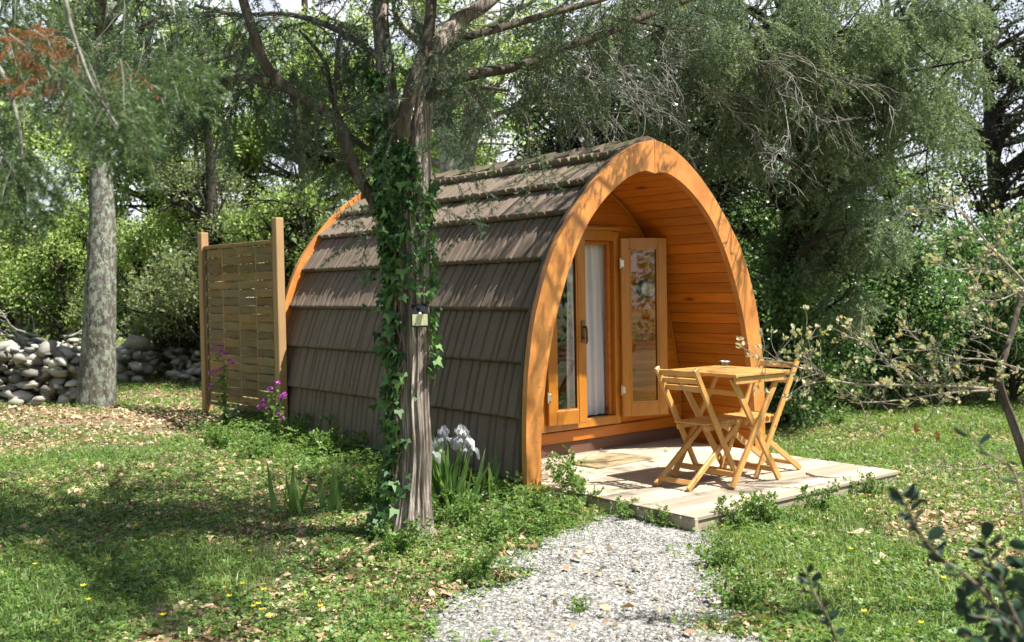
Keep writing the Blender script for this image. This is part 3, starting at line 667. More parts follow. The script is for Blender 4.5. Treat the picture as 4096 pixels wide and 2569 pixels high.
# table
tb = empty('folding_table', (-.10, -.79, 0), 'square slatted folding table of golden wood between two chairs', 'table', rz=R(-3)); tb['local'] = 1
TZ = .81; hx, hy = .285, .345
mb = MB()
for k in range(9): mb.box((0, -hy+.047+k*(2*hy-.094)/8, TZ-.009), (2*hx-.055, .087, .018), bev=.002)
mb.build('table_top', M_chair, tb)
for s in (-1, 1): MB().box((s*(hx-.013), 0, TZ-.011), (.026, 2*hy, .024), bev=.003).build('edge_rail', M_chair, tb)
for s in (-1, 1): MB().box((0, s*(hy-.03), TZ-.046), (2*hx-.04, .022, .05), bev=.003).build('apron', M_chair, tb)
for s in (-1, 1):
    MB().bar((-.275, s*(hy-.055), .012), (.225, s*(hy-.055), TZ-.03), .024, .046).build('leg', M_chair, tb)
    MB().bar((.255, s*(hy-.082), .012), (-.235, s*(hy-.082), TZ-.03), .024, .046).build('leg', M_chair, tb)
for (x, z) in ((-.155, .66), (.20, .085), (-.225, .095)): MB().box((x, 0, z), (.02, 2*hy-.18, .04), bev=.003).build('stretcher', M_chair, tb)
P = onz(2898, 1462, TZ+.002)
ash = empty('ashtray', P, 'small round glass ashtray on the table top', 'ashtray'); 
def lathe(c, pr, n=20):
    vs = [(c[0]+r_*math.cos(t), c[1]+r_*math.sin(t), c[2]+z) for r_, z in pr for t in np.arange(n)*2*math.pi/n]; fs = [(r*n+k, r*n+(k+1) % n, (r+1)*n+(k+1) % n, (r+1)*n+k) for r in range(len(pr)-1) for k in range(n)]; return MB().add(vs, fs)
lathe(P, [(.001, 0), (.036, 0), (.040, .008), (.040, .030), (.035, .030), (.033, .012), (.001, .010)]).build('bowl', glassmat('ash_glass', (.8, .82, .8)), ash, True)
lathe(P+np.array([0, 0, .0]), [(.041, .026), (.042, .034), (.033, .036), (.031, .03)]).build('rim', M_metal, ash, True)

# ================================================================== fence panel
FPTS = [W(829, 1600, 11.6), W(1128, 1650, 10.35)]
fa_, fb_ = [np.array([q[0], q[1], gz(q[0], q[1])]) for q in FPTS]
fn = empty('fence_panel', (fa_+fb_)/2, 'woven slat wooden privacy screen between two square posts', 'fence')
ux = unit((fb_-fa_)*[1, 1, 0]); uyv = np.array([-ux[1], ux[0], 0]); rot = Matrix((Vector(ux), Vector(uyv), Vector((0, 0, 1)))).transposed(); FL = np.linalg.norm((fb_-fa_)[:2])
PF = lambda u, v, z: Vector(fa_*[1, 1, 0]+ux*u+uyv*v+np.array([0, 0, z]))
def zat(px, py, Pb):
    d = FW+(px-2048)/FPX*RT-(py-1284.5)/FPX*UP; t = ((Pb-CP)@FW)/(d@FW); return (CP+d*t)[2]
zl, zr = zat(829, 950, fa_), zat(1128, 893, fb_); z0 = .18; tl, tr_ = zat(857, 988, fa_), zat(1102, 957, fb_)
MB().box(PF(0, 0, zl/2), (.09, .09, zl+.1), rot, .006).build('post', M_post, fn); MB().box(PF(FL, 0, zr/2), (.09, .09, zr+.1), rot, .006).build('post', M_post, fn)
zt = (tl+tr_)/2; mb = MB()
for (u0, u1, zc) in ((.05, FL-.05, z0+.02), (.05, FL-.05, zt-.02)): mb.box(PF((u0+u1)/2, 0, zc), (u1-u0, .045, .04), rot, .004)
for u0 in (.07, FL-.07): mb.box(PF(u0, 0, (z0+zt)/2), (.04, .045, zt-z0-.082), rot, .004)
mb.build('frame', M_fence, fn)
ns = 19; nU = 61; us = np.linspace(.09, FL-.09, nU); V = []; F = []; c0 = 0; wv = math.pi*4/(FL-.18)
for k in range(ns):
    zc = z0+.05+(k+.5)*(zt-z0-.1)/ns; hh = (zt-z0-.1)/ns/2-.003; ph = 1 if k % 2 else -1
    off = ph*.021*np.tanh(1.6*np.sin(wv*(us-.09)))
    for dv in (-.0035, .0035):
        for dz in (-hh, hh): V += [tuple(PF(u_, o_+dv, zc+dz)) for u_, o_ in zip(us, off)]
    for a, b in ((0, 1), (1, 3), (3, 2), (2, 0)):
        F += [(c0+a*nU+q, c0+a*nU+q+1, c0+b*nU+q+1, c0+b*nU+q) for q in range(nU-1)]
    c0 += 4*nU
MB().add(V, F).build('woven_slats', M_fence, fn)
for f in (.25, .5, .75): MB().box(PF(.09+f*(FL-.18), 0, (z0+zt)/2), (.012, .010, zt-z0-.084), rot).build('weaving_batten', M_post, fn)

# ================================================================== foliage templates
def spray_template(g, L=.30, nside=8, nl=.022, nw=.0042, per=5, droop=.25, tw=.0016):
    """juniper-like spray: drooping twig, side twiglets, needles (triangles)"""
    V = []; 
    def twig(p0, d, l, dr, npts=6):
        P = [np.array(p0, float)]; d = unit(d)
        for _ in range(npts): d = unit(d+np.array([0, 0, -dr/npts])+g.normal(0, .05, 3)); P.append(P[-1]+d*l/npts)
        return np.array(P)
    def wood_(P, w):
        for a, b in zip(P[:-1], P[1:]):
            s = unit(np.cross(b-a, [0, .3, 1]))*w; V.extend([a-s, a+s, b]); s2 = np.array([0, 0, w]); V.extend([a-s2, b, a+s2])
    def need(P, dens):
        t = g.uniform(0, len(P)-1.001, dens); i = t.astype(int); f = (t-i)[:, None]; q = P[i]*(1-f)+P[i+1]*f; d = unit(P[i+1]-P[i]); r = unit(np.cross(d, rdir(dens, g)))
        nd = unit(d*.75+r)*nl*g.uniform(.7, 1.25, (dens, 1)); s = unit(np.cross(nd, rdir(dens, g)))*nw/2
        V.extend(np.stack([q-s, q+s, q+nd], 1).reshape(-1, 3))
    P = twig((0, 0, 0), (1, 0, .1), L, droop); Wd = []; need(P, int(per*L/.02)); wood_(P, tw)
    for k in range(nside):
        t = (k+.8)/(nside+1)*(len(P)-1); i = int(t); q = P[i]+(P[min(i+1, len(P)-1)]-P[i])*(t-i); s = 1 if k % 2 else -1
        S = twig(q, (1, s*g.uniform(.6, 1.3), g.uniform(-.3, .3)), L*g.uniform(.25, .5)*(1.15-t/len(P)), .4, 4); need(S, int(per*L*.38/.02)); 
    V = np.array(V); return V, np.arange(len(V)).reshape(-1, 3)
def leaf_template(g, n=14, R_=.14, ls=.05, w=.55, fold=.12):
    """loose bunch of leaves: bent rhombs"""
    P = rdir(n, g)*(g.random((n, 1))**.5)*R_; X = unit(unit(P)+rdir(n, g)*.9); T = np.array([[0, 0, 0], [.5, -w/2, fold], [1, 0, 0], [.5, w/2, fold]])
    return stamp(T, np.array([[0, 1, 2, 3]]), P, X, ls*g.uniform(.7, 1.3, n), g.uniform(0, 6.28, n))
tg = np.random.default_rng(5)
SPR = [spray_template(tg) for _ in range(5)]
SPRF = [spray_template(tg, .42, 8, .030, .0075, 4, .3, .003) for _ in range(4)]       # coarser, for trees farther back
SPN = [spray_template(tg, .30, 8, .030, .0042, 7, .35) for _ in range(4)]
def sprays(qb, P, X, sc, tpl, g=rng):
    P = np.asarray(P); X = np.asarray(X); sc = np.broadcast_to(sc, (len(P),)); w = g.integers(0, len(tpl), len(P))
    for k, (T, F) in enumerate(tpl):
        m = w == k
        if m.any(): qb.add(*stamp(T, F, P[m], X[m], sc[m], g.normal(0, .5, m.sum()), g))
def leafclumps(qb, P, X, sc, tpl, g=rng): sprays(qb, P, X, sc, tpl, g)
LB = {s: [leaf_template(tg, 16, .17, s) for _ in range(5)] for s in (.035, .05, .07, .095)}

def branch(p, d, L, g, droop=0.0, wob=.12, n=7, up=0):
    P = [np.array(p, float)]; d = unit(d)
    for k in range(n): d = unit(d+g.normal(0, wob, 3)+np.array([0, 0, up/n-droop/n])); P.append(P[-1]+d*L/n)
    return np.array(P)

# ================================================================== main juniper
TD = float((hit(1640, 2150)-CP)@FW)
tree = empty('juniper_tree', hit(1640, 2150), 'old juniper with fluted pale bark and ivy, standing in front of the pod', 'tree')
g = np.random.default_rng(31)
def flute(seed, amp=.16, k1=7):
    ph = np.random.default_rng(seed).uniform(0, 6.28, 6)
    return lambda t, a: 1+amp*(.5*np.sin(k1*a+ph[0]+2.5*t)+.35*np.sin((2*k1+1)*a+ph[1]-2*t)+.25*np.sin(3*a+ph[2]+3*t))+.06*np.sin(19*a+ph[3]+5*t)*(1+.6*np.sin(9*t+a))+.05*np.sin(33*a+ph[4]+3*t)
trunkP = [W(1630, 2190, TD), W(1634, 2110, TD), W(1646, 1980, TD), W(1660, 1800, TD), W(1652, 1600, TD), W(1658, 1400, TD), W(1650, 1200, TD), W(1652, 1000, TD), W(1645, 820, TD), W(1636, 690, TD), W(1634, 600, TD)]
trunkR = np.array([116, 90, 70, 60, 57, 56, 57, 59, 58, 44, 20])/FPX*TD
P = spline(trunkP, 16); r_ = np.interp(np.linspace(0, 1, len(P)), np.linspace(0, 1, len(trunkR)), trunkR)
fl = flute(1); P2_ = spline([W(1598, 2150, TD+.03), W(1590, 2000, TD+.04), W(1580, 1750, TD+.05), W(1572, 1500, TD+.04), W(1575, 1250, TD+.03), W(1580, 1000, TD+.03), W(1590, 860, TD+.03)], 8); V, F = tube(P2_, np.interp(np.linspace(0, 1, len(P2_)), [0, .15, 1], [60, 36, 28])/FPX*TD, 60, flute(9, .2, 5)); npmesh('side_stem', V, F, bark('dark_stem_bark', (.17, .12, .085), (.02, .014, .01), (.40, .32, .25), (36, 36, 1.5)), tree, True)  # second stem of darker brown bark beside the pale trunk
V, F = tube(P, r_, 150, lambda t, a: fl(t, a)*(1+.55*np.exp(-t*13)*(.3+.7*np.sin(5*a+1))))
npmesh('trunk', V, F, M_junbark, tree, True)
def limb(pts, r0, r1, name='limb', mt=M_limb, n=16, parent=tree, amp=.12):
    P = spline([W(*q) for q in pts], 6); r = np.linspace(r0, r1, len(P)); V, F = tube(P, r, n, flute(len(P)+int(pts[0][0]), amp, 3)); npmesh(name, V, F, mt, parent, True); return P
D = TD; K = D/FPX
limbs = []
limbs.append(limb([(1625, 1000, D+.03), (1600, 860, D+.03), (1582, 700, D+.03), (1565, 520, D+.05), (1548, 332, D+.1), (1530, 190, D+.15), (1520, 60, D+.2), (1530, -150, D+.3), (1500, -520, D+.4)], 50*K, 26*K, mt=M_junbark))
limbs.append(limb([(1660, 1000, D), (1668, 860, D), (1674, 700, D), (1672, 560, D), (1690, 440, D+.02), (1712, 340, D+.05), (1752, 200, D+.1), (1840, 80, D+.2), (1960, 0, D+.25), (2120, -180, D+.4), (2200, -600, D+.6)], 50*K, 24*K, mt=M_junbark))
limbs.append(limb([(1612, 545, D-.12), (1616, 460, D-.16), (1640, 370, D-.16), (1668, 280, D-.12), (1700, 180, D-.05), (1720, 60, D), (1730, -100, D+.1)], 30*K, 20*K))
limbs.append(limb([(1700, 400, D), (1731, 348, D+.02), (1797, 318, D+.1), (1930, 292, D+.25), (2096, 259, D+.45), (2228, 199, D+.7), (2394, 146, D+.9), (2580, 66, D+1.2), (2800, -20, D+1.5)], 27*K, 14*K))
limbs.append(limb([(1700, 385, D), (1751, 368, D+.05), (1860, 366, D+.15), (1950, 352, D+.25), (2035, 365, D+.3)], 12*K, 5*K))
limbs.append(limb([(1700, 260, D+.05), (1744, 232, D), (1864, 153, D-.1), (1990, 118, D-.1), (2180, 60, D), (2400, 0, D+.1), (2650, -90, D+.2)], 20*K, 10*K))
limbs.append(limb([(1500, 830, D+.02), (1485, 790, D), (1419, 683, D-.05), (1379, 564, D-.1), (1346, 478, D-.12), (1286, 438, D-.15), (1200, 385, D-.2), (1124, 331, D-.22), (1058, 251, D-.25), (1018, 132, D-.3), (980, 20, D-.3), (940, -140, D-.35)], 24*K, 17*K))
limbs.append(limb([(1085, 324, D-.22), (1000, 310, D-.2), (880, 312, D-.1), (794, 304, D), (700, 275, D+.1), (549, 218, D+.3), (430, 190, D+.5), (200, 120, D+.8)], 16*K, 9*K, mt=M_lichen))
limbs.append(limb([(1550, 650, D+.1), (1525, 624, D+.1), (1452, 584, D+.12), (1386, 524, D+.2), (1330, 400, D+.3), (1300, 250, D+.4), (1200, 120, D+.5)], 15*K, 8*K))
limbs.append(limb([(1340, 480, D-.1), (1342, 400, D-.1), (1340, 330, D-.08), (1350, 200, D-.05), (1365, 90, D)], 8*K, 5*K))
limbs.append(limb([(1540, 250, D+.1), (1400, 150, D+.15), (1250, 80, D+.2), (1120, 55, D+.3), (950, 60, D+.35), (780, 20, D+.4)], 14*K, 8*K, mt=M_lichen))
# twigs and foliage over limbs, crown above the frame for shade
qt = QB(); qn = QB(); SP = []; SX = []
def subs(Ps, per_m, L0, L1, droop, g, bare=.25, r=.0045, spread=1.0, nsp=5, uponly=False):
    for P in Ps:
        seg = np.linalg.norm(np.diff(P, axis=0), axis=1).sum(); k = int(seg*per_m)
        for _ in range(k):
            t = g.uniform(.12, 1)*(len(P)-1.01); i = int(t); q = P[i]+(P[i+1]-P[i])*(t-i); d = unit(P[i+1]-P[i])*.5+rdir(1, g)[0]*spread; d[2] = abs(d[2])*.3 if uponly else d[2]*.4
            B = branch(q, d, g.uniform(L0, L1), g, droop, .16, 8); qt.add(*tube(B, np.linspace(r, r*.3, len(B)), 4))
            for __ in range(3):
                t2 = g.uniform(.2, .9)*(len(B)-1.01); i2 = int(t2); B2 = branch(B[i2], B[i2+1]-B[i2]+rdir(1, g)[0]*.06, g.uniform(.12, .35), g, droop*1.3, .2, 5); qt.add(*tube(B2, np.linspace(r*.5, r*.2, len(B2)), 3))
                if g.random() > bare: SP.append(B2[-1]); SX.append(B2[-1]-B2[-2]+[0, 0, -.02]); SP.append(B2[2]); SX.append(B2[3]-B2[2]+[0, 0, -.02])
            if g.random() > bare:
                for q_ in np.linspace(3, len(B)-1, nsp).astype(int): SP.append(B[q_]); SX.append(B[q_]-B[q_-1]+rdir(1, g)[0]*.06)
subs(limbs[3:6]+limbs[8:9], 10, .25, .65, .9, g, .45)
subs([limbs[7], limbs[10]], 24, .25, .75, .9, g, .35)
subs(limbs[6:7], 6, .2, .45, .9, g, .6)
subs(limbs[:2], 5, .3, .6, .7, g, .5)
# upper crown, mostly above the picture: shades the lawn on the left
top0 = tree.location
upl = []
for k in range(26):
    a = g.uniform(0, 6.28); z = g.uniform(3.55, 5.4); o0 = np.array([top0[0]+g.normal(0, .2), top0[1]+g.normal(0, .2), z]); el = g.uniform(-.05, .5)
    Lb = g.uniform(.9, 2.3)*(1.15-.12*(z-2.9)); B = branch(o0, (math.cos(a), math.sin(a), el), Lb, g, .35, .12, 10); upl.append(B); qt.add(*tube(B, np.linspace(.028, .008, len(B)), 6))
shade_boughs = []  # extra boughs out of view, added to dapple the lawn and arch with shade
for k in range(23):
    o0 = np.array([top0[0], top0[1], g.uniform(3.4, 4.8)]); tgt = CP+FW*g.uniform(3.2, 6.6)+RT*g.uniform(-.2, 2.1); tgt[2] = g.uniform(3.9, 4.9)
    if k > 14: tgt = np.array([g.uniform(.3, 2.6), g.uniform(-1.75, -1.0), g.uniform(4.3, 4.9)])
    v = tgt-o0; B = branch(o0, v, np.linalg.norm(v)*g.uniform(.8, 1.05), g, .1, .08, 12); B = B[B[:, 2] > 3.15]; shade_boughs.append(B[3:]); qt.add(*tube(B, np.linspace(.03, .006, len(B)), 6))
subs(upl, 4.5, .25, .6, .7, g, .3, nsp=3)
subs(shade_boughs, 3.6, .25, .6, .6, g, .25, nsp=3)
qt.build('twigs', M_twigd, tree)
sprays(qn, SP, np.array(SX), g.uniform(.6, 1.1, len(SP)), SPR, g); qn.build('foliage', M_jun, tree)
print('juniper sprays', len(SP), qn.n)

# ------------------------------------------------------------------ ivy on the trunk
ivy = empty('ivy', top0, 'dark green ivy climbing the left side of the juniper trunk', 'ivy')
IT = np.array([[0, 0, 0], [-.12, -.42, .03], [.25, -.55, -.04], [.35, -.22, .02], [1, 0, -.1], [.35, .22, .02], [.25, .55, -.04], [-.12, .42, .03]]); IF = np.array([[0, 1, 2, 3], [0, 3, 4, 5], [0, 5, 6, 7]])
P = np.vstack([spline(trunkP, 16)[4:], limbs[0][3:26]]); rr = np.r_[r_[4:]*1.25, np.interp(np.linspace(0, 1, 23), [0, 1], [46*K, 30*K])]
n = 2100; ti = rng.integers(0, len(P), n); left = unit(-RT); fwd = unit(-FW); a = rng.normal(.18, .55, n)+.5*(P[ti][:, 2] > 1.75)
outd = np.cos(a)[:, None]*left+np.sin(a)[:, None]*fwd*.9; outd = unit(outd)
zz = P[ti][:, 2]; 
dens = np.where(a > 1.0+.5*np.sin(zz*3.1), .25, 1.0)*np.where((zz < .75), .7, 1)*np.where(zz > 1.6, 1, .8); k = rng.random(n) < dens; ti, outd, n = ti[k], outd[k], k.sum()
lp = P[ti]+outd*(rr[ti]*1.05+rng.gamma(1.6, .02, n))[:, None]+rng.normal(0, .015, (n, 3)); lx = unit(outd*.5+np.array([0, 0, -.9])+rng.normal(0, .45, (n, 3)))
V1, F1 = stamp(IT, IF, lp, lx, rng.uniform(.03, .08, n), rng.normal(0, .6, n)+np.pi/2*0)
# some to the right edge at mid height
n = 150; zsel = rng.uniform(.9, 2.35, n); cx = np.array([np.interp(z, P[:, 2], P[:, 0]) for z in zsel]); cyy = np.array([np.interp(z, P[:, 2], P[:, 1]) for z in zsel])
lp = np.stack([cx, cyy, zsel], -1)+RT*(rng.uniform(.085, .15, n))[:, None]*1.0+fwd*rng.uniform(-.03, .08, n)[:, None]
V2, F2 = stamp(IT, IF, lp, unit(RT*.4+np.array([0, 0, -.8])+rng.normal(0, .4, (n, 3))), rng.uniform(.03, .075, n), rng.normal(0, .6, n))
ti = rng.integers(int(len(P)*.52), len(P), 800); a3 = rng.uniform(-.8, 2.3, 800); od3 = unit(np.cos(a3)[:, None]*left+np.sin(a3)[:, None]*fwd)
V3, F3 = stamp(IT, IF, P[ti]+od3*(rr[ti]*1.1+rng.gamma(1.5, .022, 800))[:, None], unit(od3*.5+np.array([0, 0, -.9])+rng.normal(0, .45, (800, 3))), rng.uniform(.025, .075, 800), rng.normal(0, .6, 800))
npmesh('leaves', np.vstack([V1, V2, V3]), np.vstack([F1, F2+len(V1), F3+len(V1)+len(V2)]), M_ivy, ivy)
q = QB()
for k in range(7):
    a = rng.uniform(-.6, 1.2); od = unit(math.cos(a)*left+math.sin(a)*fwd); idx = np.arange(2, len(P)-3, 4); B = spline(np.array([P[i]+od*(rr[i]+.006)+rng.normal(0, .014, 3) for i in idx]), 3); q.add(*tube(B, .006+.002*k % .006, 6))
q.build('vines', M_twigd, ivy, True)

# ------------------------------------------------------------------ solar lamp on the trunk
c = W(1676, 1262, TD-.33+.1); fx = unit(RT*.10-FW); fx[2] = 0; fx = unit(fx); sx_ = np.cross([0, 0, 1], fx); rotl = Matrix((Vector(sx_), Vector(fx), Vector((0, 0, 1)))).transposed()
c = c+FW*.06
sl = empty('solar_lamp', c, 'black solar motion lamp with pale LED panel fixed to the juniper trunk', 'lamp')
PL = lambda u, v, z: Vector(c)+rotl @ Vector((u, v, z))
h = .069
vs = [PL(*q) for q in [(-.058, -.06, -h), (.058, -.06, -h), (.058, .028, -h), (-.058, .028, -h), (-.050, -.035, h), (.050, -.035, h), (.052, .014, h*.36), (-.052, .014, h*.36), (-.055, .022, h*.24), (.055, .022, h*.24)]]
MB().add(vs, [(3, 2, 1, 0), (0, 1, 5, 4), (4, 5, 6, 7), (7, 6, 9, 8), (8, 9, 2, 3), (1, 2, 9, 6, 5), (0, 4, 7, 8, 3)]).build('housing', M_black, sl)
m, ntl, b = mat('led_panel'); v = N(ntl, 'ShaderNodeTexVoronoi', Scale=165.0, Randomness=0.0); ntl.links.new(coords(ntl), v.inputs['Vector'])
ntl.links.new(ramp(ntl, v.outputs['Distance'], [(.3, (.72, .74, .42)), (.55, (.42, .45, .25))]).outputs[0], b.inputs['Base Color']); b.inputs['Roughness'].default_value = .25
n_ = .0021; MB().add([PL(-.045, .028+n_, -h+.010), PL(.045, .028+n_, -h+.010), PL(.045, .0235+n_, h*.12), PL(-.045, .0235+n_, h*.12)], [(0, 1, 2, 3)]).build('led_panel', m, sl)
lathe((0, 0, 0), [(.012, 0), (.011, .007), (.006, .011), (.001, .012)], 12)
sn = MB(); t = np.arange(10)*2*math.pi/10
sn.add([PL(r_q*math.cos(q),   .025+y_, h*.13+r_q*math.sin(q)) for r_q, y_ in ((.011, 0), (.010, .007), (.005, .011)) for q in t], [(r*10+k, r*10+(k+1) % 10, (r+1)*10+(k+1) % 10, (r+1)*10+k) for r in range(2) for k in range(10)]+[tuple(range(20, 30))]).build('sensor', M_white, sl, True)
MB().add([PL(-.044, -.028, h*.93), PL(.044, -.028, h*.93), PL(.045, .011, h*.42), PL(-.045, .011, h*.42)], [(0, 1, 2, 3)]).build('solar_cell', simple('solar_cell', (.012, .012, .018), .3), sl)

# ================================================================== generic trees
def gtree(name, label, cat, base, H_, crown, mt, tpl, n, r0=.12, bark_=None, seed=0, group=None, lean=(0, 0), nl=14, sc=(.8, 1.4), kind='leaf', trunk_pts=None, branches=True, droop=.2, hollow=.35, flat=1.0, twr=.012, nclump=None):
    """trunk + limbs reaching into clumps of foliage; crown = list of (centre, radii)"""
    g = np.random.default_rng(1000+seed); base = np.array(base, float); t = empty(name, base, label, cat, group)
    qb = QB(); ql = QB()
    P = spline(trunk_pts, 6) if trunk_pts is not None else spline([base-[0, 0, .15], base+np.array([lean[0]*.25, lean[1]*.25, H_*.25])+g.normal(0, .05, 3), base+np.array([lean[0]*.6, lean[1]*.6, H_*.55])+g.normal(0, .1, 3), base+np.array([lean[0], lean[1], H_])], 6)
    V, F = tube(P, r0*(1-.75*np.linspace(0, 1, len(P))), 14, flute(seed, .1, 4)); npmesh('trunk', V, F, bark_ or M_darkbark, t, True)
    CP_, CX = [], []; tot = sum(np.prod(r) for c, r in crown)
    for (c, r) in crown:
        c = np.array(c, float); r = np.array(r, float); nc = max(4, int(n*np.prod(r)/tot)); ncl = nclump or max(5, nc//26)
        u = rdir(ncl, g)*(hollow+(1-hollow)*g.random((ncl, 1))**.6); cc = c+u*r; rad = g.uniform(.16, .42, ncl)*min(r)*1.1
        for q in cc[:: max(1, ncl//nl)]:
            if not branches: break
            i = int(np.argmin(np.linalg.norm(P-(q-[0, 0, .5]), axis=1))); i = max(2, min(i, len(P)-2)); mid = (P[i]+q)/2+g.normal(0, .15, 3)+[0, 0, .1]
            B = spline([P[i], mid, q], 5); ql.add(*tube(B, np.linspace(r0*.32, twr*.5, len(B)), 6))
            for _ in range(5):
                b0 = B[g.integers(4, len(B))]; B2 = branch(b0, rdir(1, g)[0]+unit(q-c)*.5, g.uniform(.3, .8), g, .1, .2, 5); ql.add(*tube(B2, np.linspace(twr, twr*.25, len(B2)), 4))
        w = g.integers(0, ncl, nc); dv = rdir(nc, g)*(g.random((nc, 1))**.45)*rad[w][:, None]*[1, 1, flat]; p = cc[w]+dv; x = unit(dv+rdir(nc, g)*.15+[0, 0, -droop*.3])
        CP_.append(p); CX.append(x)
    p = np.vstack(CP_); x = np.vstack(CX); s_ = g.uniform(*sc, len(p)); sprays(qb, p, x, s_, tpl, g)
    if ql.n: ql.build('branches', bark_ or M_darkbark, t)
    qb.build('foliage', mt, t); return t
def G(px, d):
    """ground point under pixel column px at depth d"""
    P = CP+d*(FW+(px-2048)/FPX*RT); return np.array([P[0], P[1], float(gz(P[0], P[1]))])
def CR(px, py, d, rx, rz, ry=None): return (W(px, py, d), (rx, ry or rx, rz))

# left lichen trunk
lt = hit(395, 1625); ld = float((lt-CP)@FW)
tp = [W(385, 1660, ld), W(388, 1560, ld), W(395, 1400, ld), W(402, 1150, ld), W(408, 900, ld+.1), W(400, 650, ld+.2), W(395, 450, ld+.3), W(385, 100, ld+.4), W(380, -400, ld+.6)]
gtree('oak_tree', 'lichen covered oak trunk in front of the rubble wall at the left', 'tree', lt, 6, [CR(300, -350, ld, 2.2, 1.5), CR(650, 60, ld+.6, 1.8, .9), CR(60, 120, ld+.5, 1.6, 1.0), CR(250, 380, ld+.8, 1.0, .5)], M_mid, LB[.05], 900, 78/FPX*ld*1.02, M_lichen, 2, trunk_pts=tp, twr=.02)
# forked pale tree behind the pod
fd = 14.0
gtree('oak_tree', 'pale forked oak trunk rising behind the ridge of the pod', 'tree', G(1830, fd), 7, [CR(1900, 100, fd, 1.9, 1.2), CR(1700, 520, fd+.8, .9, 1.0), CR(1980, 640, fd+1.2, .7, .8)], M_lime, LB[.05], 900, .24, M_lichen2, 3, trunk_pts=[G(1830, fd), W(1830, 900, fd), W(1815, 700, fd), W(1790, 560, fd), W(1740, 350, fd), W(1700, 150, fd), W(1650, -200, fd)], twr=.02)
q = spline([W(1822, 760, fd-.02), W(1870, 560, fd-.05), W(1905, 380, fd), W(1900, 200, fd), W(1950, -100, fd)], 6)
o = [o for o in bpy.data.objects if o.name.startswith('oak_tree') and 'forked' in o.get('label', '')][0]
V, F = tube(q, np.linspace(.17, .1, len(q)), 14, flute(4, .1, 4)); npmesh('trunk_fork', V, F, M_lichen2, o, True)
# dark ivied evergreen behind the roof
gtree('evergreen_tree', 'dense dark evergreen tree standing right behind the roof ridge', 'tree', G(2450, 12.5), 4.5, [CR(2360, 520, 12.6, 1.15, 1.0), CR(2700, 420, 12.8, 1.2, 1.2), CR(2260, 260, 13.4, .9, .7), CR(2850, 650, 12.6, .8, .8), CR(2550, 700, 13, 1.2, .6)], M_dark, LB[.05], 2600, .2, M_darkbark, 5)
# right grey juniper with silvery hanging twigs
jd = 11.0
jt = gtree('juniper_tree', 'grey green juniper with drooping sprays right of the pod', 'tree', G(3150, jd), 5, [CR(2900, 330, 9.8, 1.0, .65), CR(3250, 420, 10.2, 1.15, .9), CR(3450, 780, 10.6, .9, .7), CR(3050, 120, 9.6, 1.3, .55), CR(3450, 150, 10.2, 1.2, .7), CR(3650, 500, 10.8, .7, .6), CR(3350, 1080, 11.2, .8, .6), CR(2650, 60, 9.2, .9, .4)], M_jun2, SPRF, 2700, .16, M_darkbark, 6, trunk_pts=[G(3130, jd), W(3130, 1400, jd), W(3150, 1150, jd), W(3170, 950, jd), W(3230, 750, jd-.1), W(3200, 500, jd-.3), W(3150, 200, jd-.5), W(3100, -200, jd-.6)], sc=(.6, 1.1), droop=.8, nl=20)
q = QB(); g = np.random.default_rng(77)
for k in range(44):
    px, py = g.uniform(2150, 3250), g.uniform(20, 420); d0 = g.uniform(8.4, 9.8); p0 = W(px, py, d0)
    B = branch(p0, RT*g.uniform(.3, 1.2)+np.array([0, 0, -.35])+rdir(1, g)[0]*.3, g.uniform(.5, 1.2), g, .5, .17, 10); q.add(*tube(B, np.linspace(.0075, .002, len(B)), 5))
    for _ in range(9):
        i = g.integers(1, len(B)-1); B2 = branch(B[i], B[i+1]-B[i]+rdir(1, g)[0]*.09, g.uniform(.2, .55), g, .9, .25, 7); q.add(*tube(B2, np.linspace(.005, .0016, len(B2)), 4))
        for __ in range(2): i2 = g.integers(1, 6); B3 = branch(B2[i2], B2[i2+1]-B2[i2]+rdir(1, g)[0]*.05, g.uniform(.08, .2), g, .6, .3, 4); q.add(*tube(B3, np.linspace(.003, .001, len(B3)), 3))
q.build('bare_twigs', M_twig, jt)
# ivy on that trunk
ti = gtree('ivy', 'glossy ivy smothering the dark trunk right of the pod', 'ivy', G(3150, jd-.15), 1.5, [CR(3140, 1250, jd-.1, .32, .75), CR(3190, 850, jd-.1, .35, .6), CR(3120, 1500, jd-.15, .42, .32), CR(3150, 1620, jd-.2, .4, .22)], M_glossy, LB[.05], 620, .03, M_darkbark, 8, branches=False, hollow=.2)

